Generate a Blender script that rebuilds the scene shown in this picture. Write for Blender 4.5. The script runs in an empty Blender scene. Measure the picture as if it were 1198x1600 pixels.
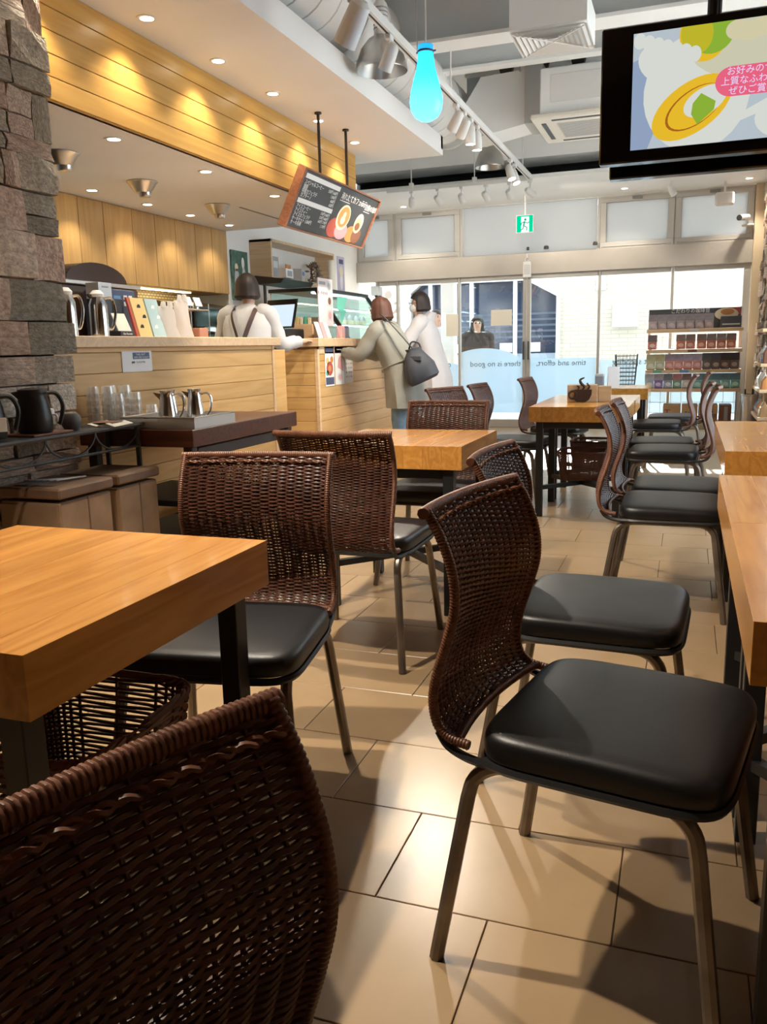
import bpy, bmesh, math, random
from mathutils import Vector, Matrix
random.seed(7)
scene = bpy.context.scene
COL = scene.collection
# ------------------------------------------------------------------ camera, world, sun, exposure
CAM_H = 1.11
cam_d = bpy.data.cameras.new('camera'); cam = bpy.data.objects.new('camera', cam_d); COL.objects.link(cam)
cam_d.sensor_fit = 'HORIZONTAL'; cam_d.sensor_width = 36; cam_d.lens = 1305.8 * 36 / 1198
cam_d.clip_start = 0.02; cam_d.clip_end = 200
RT = (0.941795, 0.335382, -0.023259); UP = (-0.042905, 0.188523, 0.981131); FW = (-0.333439, 0.923026, -0.191940)
cam.matrix_world = Matrix(((RT[0], UP[0], -FW[0], 0), (RT[1], UP[1], -FW[1], 0), (RT[2], UP[2], -FW[2], CAM_H), (0, 0, 0, 1)))
scene.camera = cam
world = bpy.data.worlds.new('sky'); scene.world = world; world.use_nodes = True
bgn = world.node_tree.nodes['Background']
bgn.inputs[0].default_value = (0.88, 0.94, 1.0, 1); bgn.inputs[1].default_value = 2.7
sd = bpy.data.lights.new('sun_offscreen', 'SUN'); sd.energy = 12; sd.angle = 0.01; sd.color = (1, .94, .84)
sun = bpy.data.objects.new('sun_offscreen', sd); COL.objects.link(sun)
sun.rotation_euler = Vector((0.12, -1.0, -0.50)).to_track_quat('-Z', 'Y').to_euler()
vs = scene.view_settings
vs.view_transform = 'Standard'; vs.look = 'None'; vs.gamma = 1; vs.use_curve_mapping = False; vs.exposure = 0.82

# ------------------------------------------------------------------ materials
def new_mat(name):
    m = bpy.data.materials.new(name); m.use_nodes = True
    return m, m.node_tree, m.node_tree.nodes['Principled BSDF']
def pm(name, col, rough=.5, metal=0, var=0, scale=8, stretch=(1, 1, 1), bump=0, bscale=60, rnd=0, emit=None, es=0, spec=None, coat=0, sheen=0):
    """principled material: colour with noise variation (var), per-object variation (rnd), fine relief (bump)"""
    m, nt, b = new_mat(name)
    N, L = nt.nodes, nt.links
    b.inputs['Roughness'].default_value = rough; b.inputs['Metallic'].default_value = metal
    b.inputs['Base Color'].default_value = (*col, 1)
    if spec is not None: b.inputs['Specular IOR Level'].default_value = spec
    if coat: b.inputs['Coat Weight'].default_value = coat; b.inputs['Coat Roughness'].default_value = .12
    if emit: b.inputs['Emission Color'].default_value = (*emit, 1); b.inputs['Emission Strength'].default_value = es
    tc = N.new('ShaderNodeTexCoord'); mp = N.new('ShaderNodeMapping'); L.new(tc.outputs['Object'], mp.inputs[0])
    mp.inputs['Scale'].default_value = stretch
    src = None
    if var or rnd:
        hs = N.new('ShaderNodeHueSaturation'); hs.inputs['Color'].default_value = (*col, 1)
        add = N.new('ShaderNodeMath'); add.operation = 'ADD'; add.inputs[0].default_value = 1; add.inputs[1].default_value = 0
        val = None
        if var:
            nz = N.new('ShaderNodeTexNoise'); nz.inputs['Scale'].default_value = scale; nz.inputs['Detail'].default_value = 5
            L.new(mp.outputs[0], nz.inputs['Vector'])
            mr = N.new('ShaderNodeMapRange'); mr.inputs[1].default_value = .3; mr.inputs[2].default_value = .7
            mr.inputs[3].default_value = 1 - var; mr.inputs[4].default_value = 1 + var
            L.new(nz.outputs[0], mr.inputs[0]); val = mr.outputs[0]
        if rnd:
            oi = N.new('ShaderNodeObjectInfo'); mr2 = N.new('ShaderNodeMapRange')
            mr2.inputs[3].default_value = -rnd; mr2.inputs[4].default_value = rnd
            L.new(oi.outputs['Random'], mr2.inputs[0]); L.new(mr2.outputs[0], add.inputs[1])
            if val: L.new(val, add.inputs[0])
            val = add.outputs[0]
        L.new(val, hs.inputs['Value']); L.new(hs.outputs[0], b.inputs['Base Color'])
    if bump:
        nb = N.new('ShaderNodeTexNoise'); nb.inputs['Scale'].default_value = bscale; nb.inputs['Detail'].default_value = 4
        L.new(mp.outputs[0], nb.inputs['Vector'])
        bp = N.new('ShaderNodeBump'); bp.inputs['Strength'].default_value = bump; bp.inputs['Distance'].default_value = .01
        L.new(nb.outputs[0], bp.inputs['Height']); L.new(bp.outputs[0], b.inputs['Normal'])
    return m
def wood(name, c1, c2, rough=.35, axis='Y', ring=1.0, rnd=.1, coat=0):
    """wood grain running along one object axis"""
    m, nt, b = new_mat(name); N, L = nt.nodes, nt.links
    tc = N.new('ShaderNodeTexCoord'); mp = N.new('ShaderNodeMapping'); L.new(tc.outputs['Object'], mp.inputs[0])
    s = {'X': (1.2, 14, 14), 'Y': (14, 1.2, 14), 'Z': (14, 14, 1.2)}[axis]
    mp.inputs['Scale'].default_value = [v * ring for v in s]
    oi = N.new('ShaderNodeObjectInfo'); vm = N.new('ShaderNodeVectorMath'); vm.operation = 'MULTIPLY_ADD'
    cx = N.new('ShaderNodeCombineXYZ'); L.new(oi.outputs['Random'], cx.inputs[0]); L.new(oi.outputs['Random'], cx.inputs[1]); L.new(oi.outputs['Random'], cx.inputs[2])
    L.new(cx.outputs[0], vm.inputs[0]); vm.inputs[1].default_value = (37, 53, 71); L.new(mp.outputs[0], vm.inputs[2])
    n1 = N.new('ShaderNodeTexNoise'); n1.inputs['Scale'].default_value = .55; n1.inputs['Detail'].default_value = 3; n1.inputs['Distortion'].default_value = .4
    L.new(vm.outputs[0], n1.inputs['Vector'])
    mm = N.new('ShaderNodeMath'); mm.operation = 'MULTIPLY'; mm.inputs[1].default_value = 16; L.new(n1.outputs[0], mm.inputs[0])
    fr = N.new('ShaderNodeMath'); fr.operation = 'PINGPONG'; fr.inputs[1].default_value = 1; L.new(mm.outputs[0], fr.inputs[0])
    n2 = N.new('ShaderNodeTexNoise'); n2.inputs['Scale'].default_value = 6; n2.inputs['Detail'].default_value = 4; L.new(vm.outputs[0], n2.inputs['Vector'])
    mx = N.new('ShaderNodeMath'); mx.operation = 'MULTIPLY_ADD'; mx.inputs[1].default_value = .45; L.new(fr.outputs[0], mx.inputs[0])
    m3 = N.new('ShaderNodeMath'); m3.operation = 'MULTIPLY'; m3.inputs[1].default_value = .55; L.new(n2.outputs[0], m3.inputs[0]); L.new(m3.outputs[0], mx.inputs[2])
    cr = N.new('ShaderNodeValToRGB'); cr.color_ramp.elements[0].position = .15; cr.color_ramp.elements[1].position = .8
    cr.color_ramp.elements[0].color = (*c1, 1); cr.color_ramp.elements[1].color = (*c2, 1); L.new(mx.outputs[0], cr.inputs[0])
    hs = N.new('ShaderNodeHueSaturation'); mr = N.new('ShaderNodeMapRange'); mr.inputs[3].default_value = 1 - rnd; mr.inputs[4].default_value = 1 + rnd
    L.new(oi.outputs['Random'], mr.inputs[0]); L.new(mr.outputs[0], hs.inputs['Value']); L.new(cr.outputs[0], hs.inputs['Color'])
    L.new(hs.outputs[0], b.inputs['Base Color']); b.inputs['Roughness'].default_value = rough
    if coat: b.inputs['Coat Weight'].default_value = coat; b.inputs['Coat Roughness'].default_value = .1
    return m
def glass(name, tint=(1, 1, 1), refl=.08, rough=0.0, frost=0.0, fcol=(1, 1, 1)):
    """thin pane: mostly clear, a little mirror, optional frosted translucence"""
    m, nt, b = new_mat(name); N, L = nt.nodes, nt.links; N.remove(b)
    out = N['Material Output']; t = N.new('ShaderNodeBsdfTransparent'); t.inputs[0].default_value = (*tint, 1)
    g = N.new('ShaderNodeBsdfGlossy'); g.inputs['Roughness'].default_value = rough; g.inputs[0].default_value = (1, 1, 1, 1)
    mx = N.new('ShaderNodeMixShader'); mx.inputs[0].default_value = refl
    base = t.outputs[0]
    if frost:
        tr = N.new('ShaderNodeBsdfTranslucent'); tr.inputs[0].default_value = (*fcol, 1)
        df = N.new('ShaderNodeBsdfDiffuse'); df.inputs[0].default_value = (*fcol, 1)
        m1 = N.new('ShaderNodeMixShader'); m1.inputs[0].default_value = .3; L.new(tr.outputs[0], m1.inputs[1]); L.new(df.outputs[0], m1.inputs[2])
        m2 = N.new('ShaderNodeMixShader'); m2.inputs[0].default_value = frost; L.new(t.outputs[0], m2.inputs[1]); L.new(m1.outputs[0], m2.inputs[2])
        base = m2.outputs[0]
    L.new(base, mx.inputs[1]); L.new(g.outputs[0], mx.inputs[2]); L.new(mx.outputs[0], out.inputs[0])
    return m
def emis(name, col, s):
    m, nt, b = new_mat(name); N, L = nt.nodes, nt.links; N.remove(b)
    e = N.new('ShaderNodeEmission'); e.inputs[0].default_value = (*col, 1); e.inputs[1].default_value = s
    L.new(e.outputs[0], N['Material Output'].inputs[0]); return m
def stone_mat():
    m, nt, b = new_mat('ledgestone'); N, L = nt.nodes, nt.links
    tc = N.new('ShaderNodeTexCoord'); oi = N.new('ShaderNodeObjectInfo')
    cr = N.new('ShaderNodeValToRGB'); cr.color_ramp.interpolation = 'CONSTANT'
    cols = [(.25, .22, .17), (.54, .41, .32), (.40, .34, .265), (.58, .46, .36), (.46, .33, .255), (.64, .55, .45), (.34, .29, .225), (.52, .38, .30)]
    e = cr.color_ramp.elements
    while len(e) < len(cols): e.new(.5)
    for i, c in enumerate(cols): e[i].position = i / len(cols); e[i].color = (*c, 1)
    L.new(oi.outputs['Random'], cr.inputs[0])
    nz = N.new('ShaderNodeTexNoise'); nz.inputs['Scale'].default_value = 9; nz.inputs['Detail'].default_value = 8; nz.inputs['Roughness'].default_value = .65
    L.new(tc.outputs['Object'], nz.inputs[0]); mr = N.new('ShaderNodeMapRange'); mr.inputs[1].default_value = .3; mr.inputs[2].default_value = .7; mr.inputs[3].default_value = .55; mr.inputs[4].default_value = 1.4
    L.new(nz.outputs[0], mr.inputs[0]); hs = N.new('ShaderNodeHueSaturation'); L.new(cr.outputs[0], hs.inputs['Color']); L.new(mr.outputs[0], hs.inputs['Value'])
    L.new(hs.outputs[0], b.inputs['Base Color']); b.inputs['Roughness'].default_value = .85
    n2 = N.new('ShaderNodeTexNoise'); n2.inputs['Scale'].default_value = 13; n2.inputs['Detail'].default_value = 6; L.new(tc.outputs['Object'], n2.inputs[0])
    bp = N.new('ShaderNodeBump'); bp.inputs['Strength'].default_value = .7; bp.inputs['Distance'].default_value = .02; L.new(n2.outputs[0], bp.inputs['Height']); L.new(bp.outputs[0], b.inputs['Normal'])
    return m
def brick_mat(name, c1, c2, mortar, w, hgt, rough, msize=.004, rot=(0, 0, 0), loc=(0, 0, 0), off=.5):
    m, nt, b = new_mat(name); N, L = nt.nodes, nt.links
    tc = N.new('ShaderNodeTexCoord'); mp = N.new('ShaderNodeMapping'); L.new(tc.outputs['Object'], mp.inputs[0]); mp.inputs['Rotation'].default_value = rot; mp.inputs['Location'].default_value = loc
    bt = N.new('ShaderNodeTexBrick'); bt.inputs['Color1'].default_value = (*c1, 1); bt.inputs['Color2'].default_value = (*c2, 1); bt.inputs['Mortar'].default_value = (*mortar, 1)
    bt.inputs['Scale'].default_value = 1; bt.inputs['Brick Width'].default_value = w; bt.inputs['Row Height'].default_value = hgt; bt.inputs['Mortar Size'].default_value = msize; bt.offset = off
    L.new(mp.outputs[0], bt.inputs[0]); L.new(bt.outputs[0], b.inputs['Base Color']); b.inputs['Roughness'].default_value = rough
    return m
MT = {}
MT['white'] = pm('white_paint', (.86, .855, .84), .6, var=.03, scale=2)
MT['ceil_white'] = pm('ceiling_white', (.86, .855, .845), .8, var=.02, scale=2)
MT['steel_white'] = pm('steel_white_paint', (.88, .89, .88), .5)
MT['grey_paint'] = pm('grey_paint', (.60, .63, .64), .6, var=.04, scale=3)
MT['lamp_white'] = pm('lamp_white', (.78, .77, .75), .4)
MT['black'] = pm('black_metal', (.012, .012, .013), .45)
MT['black_gloss'] = pm('black_gloss', (.006, .006, .007), .12)
MT['leather'] = pm('black_leatherette', (.006, .006, .007), .40, bump=.05, bscale=300, var=.1, scale=20, spec=.5)
MT['bronze'] = pm('worn_bronze_steel', (.20, .17, .14), .38, metal=.75, var=.25, scale=14)
MT['rattan'] = pm('brown_rattan', (.098, .034, .019), .42, var=.35, scale=26, rnd=.06, spec=.5)
MT['rattan_rail'] = pm('brown_rattan_wrap', (.15, .058, .030), .40, var=.30, scale=30, rnd=.06, spec=.5)
MT['basket'] = pm('basket_rattan', (.12, .042, .022), .5, var=.3, scale=26)
MT['oak'] = wood('oak_table', (.47, .195, .036), (.63, .30, .07), .24, 'Y', 1.0, .08, coat=.25)
MT['oak_counter'] = wood('pale_oak_board', (.56, .32, .11), (.68, .43, .18), .42, 'Y', .6, .05)
MT['oak_dark'] = wood('pale_oak_end_board', (.56, .32, .11), (.68, .43, .18), .42, 'X', .6, .06)
MT['oak_band'] = wood('oak_band', (.47, .25, .055), (.57, .33, .085), .34, 'Y', .6, .04)
MT['oak_cab'] = wood('oak_cabinet', (.45, .26, .085), (.55, .34, .13), .4, 'Z', .6, .06)
MT['oak_light'] = wood('light_wood', (.62, .42, .24), (.74, .54, .34), .45, 'X', .8, .05)
MT['walnut'] = wood('dark_walnut', (.055, .016, .008), (.11, .035, .018), .35, 'X', .8, .05)
MT['stone'] = stone_mat()
MT['mortar'] = pm('dark_mortar', (.05, .04, .035), .95, var=.2, scale=20)
MT['tile'] = pm('floor_tile', (.345, .235, .13), .28, var=.07, scale=5, rnd=.035, bump=.03, bscale=30)
MT['grout'] = pm('floor_grout', (.16, .11, .07), .9)
MT['floor_far'] = brick_mat('floor_far_tile', (.35, .24, .135), (.335, .23, .13), (.22, .16, .11), .4722, .3313, .30, .003)
MT['chrome'] = pm('polished_steel', (.72, .72, .72), .14, metal=1)
MT['steel'] = pm('brushed_steel', (.60, .59, .57), .3, metal=1)
MT['alu'] = pm('aluminium_frame', (.47, .455, .43), .45, metal=.15, var=.03)
MT['alu_lintel'] = pm('aluminium_lintel', (.47, .44, .40), .36, metal=.2, var=.03)
MT['glass'] = glass('window_glass', (.93, .96, .97), .06)
MT['film'] = glass('frosted_blue_film', (.80, .92, 1.0), .03, .1, .70, (.74, .86, .94))
MT['film_light'] = glass('light_blue_film', (.84, .93, 1.0), .03, .1, .38, (.76, .87, .94))
MT['milky'] = glass('frosted_white_pane', (.8, .85, .88), .03, .55, .93, (.62, .63, .63))
MT['tumbler'] = glass('clear_tumbler', (1, 1, 1), .12, .03, .16, (1, 1, 1))
MT['case_glass'] = glass('case_glass', (.86, .94, .93), .10)
MT['paper'] = pm('white_paper', (.82, .81, .80), .7)
MT['cream_paper'] = pm('cream_paper', (.80, .76, .66), .7)
MT['ink'] = pm('dark_ink', (.03, .03, .035), .7)
MT['ink_white'] = pm('white_print', (.85, .85, .85), .7)
MT['lens_on'] = emis('lamp_glow', (1, .86, .66), 14)
MT['lens_cool'] = emis('lamp_glow_cool', (1, .93, .82), 9)
MT['led'] = emis('under_cabinet_strip', (1, .78, .36), 14)
MT['case_led'] = emis('display_case_led', (.85, .97, 1), 6)
MT['cream_wall'] = brick_mat('cream_outdoor_tile', (.58, .54, .44), (.53, .495, .40), (.42, .39, .32), .30, .075, .7, .006, (math.pi / 2, 0, 0))
MT['pavement'] = brick_mat('pale_paving', (.82, .81, .79), (.78, .77, .75), (.6, .6, .6), .6, .3, .8, .008)
MT['dark_glass'] = pm('dark_shop_glass', (.035, .05, .085), .12, spec=.6)
MT['cardboard'] = pm('cardboard', (.50, .30, .14), .8, var=.06)
MT['brown_box'] = pm('brown_leatherboard', (.19, .105, .06), .55, var=.25, scale=7)
MT['brown_side'] = pm('tan_leatherboard', (.28, .18, .105), .6, var=.3, scale=6)
MT['skin'] = pm('skin', (.62, .38, .27), .5)
MT['hair_brown'] = pm('brown_hair', (.10, .040, .026), .6, var=.45, scale=30, stretch=(1, 1, .05))
MT['hair_black'] = pm('black_hair', (.028, .018, .016), .55, var=.5, scale=30, stretch=(1, 1, .05))
MT['coat'] = pm('khaki_grey_coat', (.31, .305, .265), .75, var=.08, scale=6, bump=.15, bscale=30)
MT['white_cloth'] = pm('white_cloth', (.60, .59, .62), .8, var=.04, scale=6, bump=.15, bscale=25)
MT['shirt'] = pm('pale_shirt', (.50, .50, .52), .75, var=.05, scale=8, bump=.2, bscale=25)
MT['denim'] = pm('light_denim', (.20, .32, .46), .8, var=.2, scale=12)
MT['denim2'] = pm('blue_denim', (.07, .16, .42), .8, var=.15, scale=12)
MT['strap_brown'] = pm('dark_brown_strap', (.05, .02, .015), .6)
MT['bag_grey'] = pm('charcoal_bag', (.05, .055, .07), .6, var=.15)
MT['dark_cloth'] = pm('dark_brown_cloth', (.06, .045, .04), .8)
def cm(key, col, **k):
    if key not in MT: MT[key] = pm(key, col, **({'rough': .55} | k))
    return MT[key]

# ------------------------------------------------------------------ mesh helpers
class MB:
    def __init__(s): s.v = []; s.f = []
    def add(s, vs, fs):
        o = len(s.v); s.v += [tuple(p) for p in vs]; s.f += [tuple(i + o for i in f) for f in fs]; return s
    def box(s, x0, x1, y0, y1, z0, z1):
        v = [(x0, y0, z0), (x1, y0, z0), (x1, y1, z0), (x0, y1, z0), (x0, y0, z1), (x1, y0, z1), (x1, y1, z1), (x0, y1, z1)]
        return s.add(v, [(0, 3, 2, 1), (4, 5, 6, 7), (0, 1, 5, 4), (1, 2, 6, 5), (2, 3, 7, 6), (3, 0, 4, 7)])
    def bbox(s, x0, x1, y0, y1, z0, z1, b=.004):
        """box with bevelled edges"""
        b = min(b, (x1 - x0) * .49, (y1 - y0) * .49, (z1 - z0) * .49)
        bm = bmesh.new(); bmesh.ops.create_cube(bm, size=1)
        for v in bm.verts: v.co = Vector(((x0 + x1) / 2 + v.co.x * (x1 - x0), (y0 + y1) / 2 + v.co.y * (y1 - y0), (z0 + z1) / 2 + v.co.z * (z1 - z0)))
        bmesh.ops.bevel(bm, geom=bm.edges[:], offset=b, segments=1, affect='EDGES')
        bm.verts.index_update(); s.add([v.co[:] for v in bm.verts], [[v.index for v in f.verts] for f in bm.faces]); bm.free(); return s
    def tube(s, pts, r, n=8, caps=True, up=None, closed=False):
        P = [Vector(p) for p in pts]; m = len(P); rs = r if isinstance(r, (list, tuple)) else [r] * m
        o = len(s.v); prev = None
        for i in range(m):
            if closed: t = P[(i + 1) % m] - P[i - 1]
            else: t = P[min(i + 1, m - 1)] - P[max(i - 1, 0)]
            t.normalize()
            if prev is None:
                a = Vector(up) if up else (Vector((0, 0, 1)) if abs(t.z) < .9 else Vector((1, 0, 0)))
            else: a = prev
            u = a - t * a.dot(t)
            if u.length < 1e-6: u = t.orthogonal()
            u.normalize(); w = t.cross(u); prev = u
            for k in range(n):
                an = 2 * math.pi * k / n + math.pi / n
                ru, rw = rs[i] if isinstance(rs[i], (tuple, list)) else (rs[i], rs[i])
                s.v.append(tuple(P[i] + u * (ru * math.cos(an)) + w * (rw * math.sin(an))))
        for i in range(m if closed else m - 1):
            a, b = o + i * n, o + ((i + 1) % m) * n
            for k in range(n): s.f.append((a + k, a + (k + 1) % n, b + (k + 1) % n, b + k))
        if caps and not closed:
            s.f.append(tuple(o + k for k in reversed(range(n)))); s.f.append(tuple(o + (m - 1) * n + k for k in range(n)))
        return s
    def lathe(s, prof, n=20, c=(0, 0, 0), axis='Z', caps=True):
        o = len(s.v); m = len(prof)
        for r, z in prof:
            for k in range(n):
                a = 2 * math.pi * k / n; x, y = r * math.cos(a), r * math.sin(a)
                p = (x, y, z) if axis == 'Z' else ((z, x, y) if axis == 'X' else (x, z, y))
                s.v.append((c[0] + p[0], c[1] + p[1], c[2] + p[2]))
        for i in range(m - 1):
            for k in range(n):
                a, b = o + i * n, o + (i + 1) * n
                s.f.append((a + k, a + (k + 1) % n, b + (k + 1) % n, b + k))
        if caps and prof[0][0] > 1e-5: s.f.append(tuple(o + k for k in reversed(range(n))))
        if caps and prof[-1][0] > 1e-5: s.f.append(tuple(o + (m - 1) * n + k for k in range(n)))
        return s
    def prism(s, poly, t0, t1, plane='XZ'):
        """polygon in a plane extruded along the third axis from t0 to t1"""
        def P(a, b, t): return {'XZ': (a, t, b), 'YZ': (t, a, b), 'XY': (a, b, t)}[plane]
        n = len(poly); o = len(s.v)
        s.v += [P(a, b, t0) for a, b in poly] + [P(a, b, t1) for a, b in poly]
        s.f.append(tuple(o + i for i in range(n))); s.f.append(tuple(o + n + i for i in reversed(range(n))))
        for i in range(n): s.f.append((o + i, o + n + i, o + n + (i + 1) % n, o + (i + 1) % n))
        return s
    def loft(s, rings, caps=True):
        o = len(s.v); n = len(rings[0])
        for r in rings: s.v += [tuple(p) for p in r]
        for i in range(len(rings) - 1):
            a, b = o + i * n, o + (i + 1) * n
            for k in range(n): s.f.append((a + k, a + (k + 1) % n, b + (k + 1) % n, b + k))
        if caps: s.f.append(tuple(o + k for k in reversed(range(n)))); s.f.append(tuple(o + (len(rings) - 1) * n + k for k in range(n)))
        return s
    def mesh(s, name, mat, smooth=False):
        me = bpy.data.meshes.new(name); me.from_pydata(s.v, [], s.f)
        bm = bmesh.new(); bm.from_mesh(me); bmesh.ops.recalc_face_normals(bm, faces=bm.faces[:]); bm.to_mesh(me); bm.free()
        me.materials.append(MT[mat] if isinstance(mat, str) else mat)
        if smooth:
            for p in me.polygons: p.use_smooth = True
            try: me.set_sharp_from_angle(angle=math.radians(40))
            except Exception: pass
        return me
    def build(s, name, mat, parent=None, smooth=False, kind=None):
        return link(name, s.mesh(name, mat, smooth), parent, kind)
def link(name, me, parent=None, kind=None, loc=None, rot=None):
    o = bpy.data.objects.new(name, me); COL.objects.link(o)
    if parent: o.parent = parent
    if kind: o['kind'] = kind
    if loc: o.location = loc
    if rot: o.rotation_euler = rot
    return o
def tag(o, label, cat, group=None):
    o['label'] = label; o['category'] = cat
    if group: o['group'] = group
    return o
def thing(name, label, cat, loc=(0, 0, 0), rotz=0, group=None):
    o = bpy.data.objects.new(name, None); COL.objects.link(o); o.empty_display_size = .1
    o.location = loc; o.rotation_euler = (0, 0, rotz)
    return tag(o, label, cat, group)
def struct(o): o['kind'] = 'structure'; return o
def sempty(name, loc=(0, 0, 0)):
    o = bpy.data.objects.new(name, None); COL.objects.link(o); o.location = loc; o['kind'] = 'structure'; o.empty_display_size = .1; return o
def copy_tree(o, parent=None):
    c = o.copy(); COL.objects.link(c); c.parent = parent
    for ch in list(o.children): copy_tree(ch, c)
    return c
def dup(root, loc, rotz, label, group=None):
    r = copy_tree(root); r.location = loc; r.rotation_euler = (0, 0, rotz); r['label'] = label
    if group: r['group'] = group
    return r
def text_mesh(txt, size, mat, name='lettering', align='CENTER', extrude=.0006):
    cu = bpy.data.curves.new('txt', 'FONT'); cu.body = txt; cu.size = size; cu.align_x = align; cu.align_y = 'CENTER'; cu.extrude = extrude; cu.resolution_u = 2
    o = bpy.data.objects.new('txt', cu); COL.objects.link(o)
    bpy.context.view_layer.update(); dg = bpy.context.evaluated_depsgraph_get()
    me = bpy.data.meshes.new_from_object(o.evaluated_get(dg)); bpy.data.objects.remove(o); bpy.data.curves.remove(cu)
    me.name = name; me.materials.clear(); me.materials.append(MT[mat] if isinstance(mat, str) else mat); return me
def basis(right, up, loc):
    """matrix whose local X is right, Y is up"""
    r, u = Vector(right).normalized(), Vector(up).normalized(); n = r.cross(u)
    return Matrix(((r.x, u.x, n.x, loc[0]), (r.y, u.y, n.y, loc[1]), (r.z, u.z, n.z, loc[2]), (0, 0, 0, 1)))
def text_on(txt, size, mat, parent, M4, name='lettering', align='CENTER'):
    o = link(name, text_mesh(txt, size, mat, name, align), parent); o.matrix_local = M4; return o
def catmull(pts, n):
    P = [Vector(p) for p in pts]; P = [P[0] * 2 - P[1]] + P + [P[-1] * 2 - P[-2]]; out = []
    segs = len(P) - 3
    for i in range(segs):
        a, b, c, d = P[i:i + 4]
        for k in range(n):
            t = k / n; out.append(.5 * ((2 * b) + (c - a) * t + (2 * a - 5 * b + 4 * c - d) * t * t + (3 * b - a - 3 * c + d) * t ** 3))
    out.append(P[-2].copy()); return out
def resample(P, n):
    L = [0]
    for a, b in zip(P, P[1:]): L.append(L[-1] + (b - a).length)
    out = []; j = 0
    for i in range(n):
        t = L[-1] * i / (n - 1)
        while j < len(L) - 2 and L[j + 1] < t: j += 1
        k = (t - L[j]) / max(1e-9, L[j + 1] - L[j]); out.append(P[j].lerp(P[j + 1], min(1, max(0, k))))
    return out
def spot(name, loc, target, energy, angle, col=(1, .82, .6), rad=.03, blend=.4, parent=None):
    d = bpy.data.lights.new(name, 'SPOT'); d.energy = energy; d.spot_size = math.radians(angle); d.spot_blend = blend; d.color = col; d.shadow_soft_size = rad
    o = bpy.data.objects.new(name, d); COL.objects.link(o); o.location = loc
    o.rotation_euler = (Vector(target) - Vector(loc)).to_track_quat('-Z', 'Y').to_euler()
    if parent:
        bpy.context.view_layer.update(); o.parent = parent; o.matrix_parent_inverse = parent.matrix_world.inverted()
    return o

# ================================================================== THE SETTING
YW = 11.5            # glazed front of the shop
XL = -4.45           # back wall behind the counters
XC = -4.80           # recess that holds the wall cabinets
XR = 0.86            # wall beside the right-hand tables
ZD = 3.75            # underside of the steel deck
# ---- floor
floor = struct(MB().box(XC - .2, XR + .2, -2.2, YW + .1, -.15, -.004).build('floor', 'grout'))
TW, TH = .4722, .3313
tile_me = MB().bbox(-TW / 2 + .0014, TW / 2 - .0014, -TH / 2 + .0014, TH / 2 - .0014, -.012, 0, .0012).mesh('tile', 'tile')
row0 = 1.7692
for r in range(-8, 17):
    yc = row0 - TH / 2 + r * TH
    ph = -.5578 if r % 2 == 0 else -.3216
    for k in range(-6, 4):
        xc = ph + TW / 2 + k * TW
        if -3.05 < xc < .84: link('tile', tile_me, floor, loc=(xc, yc, 0))
yend = row0 + 16 * TH
MB().box(XL, XR, yend + .002, YW, -.01, 0).box(XC, -2.86, -2, yend - .002, -.01, -.001).build('distant_tiles', 'floor_far', floor)
# ---- walls
struct(MB().box(XC - .15, XL, 7.80, YW, 0, ZD + .1).build('wall_left', 'white')); struct(MB().box(XC - .15, XC, -2, 7.80, 0, ZD + .1).build('wall_left_recess', 'white'))
struct(MB().box(XC, XR + .1, -2.15, -2, 0, ZD + .1).build('wall_back', cm('brown_wall', (.20, .13, .08), rough=.7)))
struct(MB().box(XR, XR + .15, 4.4, YW, 0, .45).box(XR, XR + .15, 4.4, YW, 2.85, ZD + .1).box(XR, XR + .15, 8.9, YW, .45, 2.85).build('wall_right', 'white'))
struct(MB().box(XR, XR + .15, -2, 4.4, 0, ZD + .1).build('wall_right_near', 'brown_wall'))
for k in range(3):
    y0 = 4.4 + k * 1.5; w = sempty('window_%d_offscreen' % (20 + k))
    MB().bbox(XR + .02, XR + .10, y0, y0 + .06, .45, 2.85).bbox(XR + .02, XR + .10, y0 + .06, y0 + 1.5, .45, .51).bbox(XR + .02, XR + .10, y0 + .06, y0 + 1.5, 2.79, 2.85).build('frame', 'alu', w); MB().box(XR + .055, XR + .063, y0 + .06, y0 + 1.5, .51, 2.79).build('pane', 'glass', w)

STN = []
for i in range(14):
    bm = bmesh.new(); bmesh.ops.create_cube(bm, size=1)
    bmesh.ops.subdivide_edges(bm, edges=bm.edges[:], cuts=1, use_grid_fill=True)
    for v in bm.verts:
        j = Vector((random.uniform(-.10, .14), random.uniform(-.012, .012), random.uniform(-.022, .022)))
        if v.co.x > 0: v.co += j
        if abs(v.co.y) > .4 and abs(v.co.z) > .4 and v.co.x > 0: v.co.x -= .03
    me = bpy.data.meshes.new('stone'); bm.to_mesh(me); bm.free(); me.materials.append(MT['stone']); STN.append(me)
def stones(parent, xface, sgn, y0, y1, z0, z1, first):
    """ledgestone facing on a plane x = xface; every stone its own block"""
    z = z0
    while z < z1 - .02:
        hh = min(random.choice([.075, .10, .13, .15, .18, .20]), z1 - z)
        y = y1 + random.uniform(-.015, .02); lo = y0
        while y > lo:
            w = random.uniform(.15, .40) * (1 if hh > .07 else 1.25)
            if hh > .13 and random.random() < .3: w *= .6
            d = random.uniform(.085, .125)
            sub = [(z, hh)] if not (hh > .13 and random.random() < .35) else [(z, hh * .45), (z + hh * .45, hh * .55)]
            for (zz, h2) in sub:
                o = link('stone', random.choice(STN), parent)
                o.location = (xface - sgn * .05 + sgn * (d - .10) * .5, y - w / 2, zz + h2 / 2); o.scale = (sgn * d, w - .008, h2 - .007)
            y -= w
        z += hh
swall = struct(MB().box(XL + .02, -2.83, .6, 3.28, 0, 2.832).build('wall_stone', 'mortar'))
stones(swall, -2.75, 1, 1.35, 3.31, 0, 2.82, True)
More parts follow.
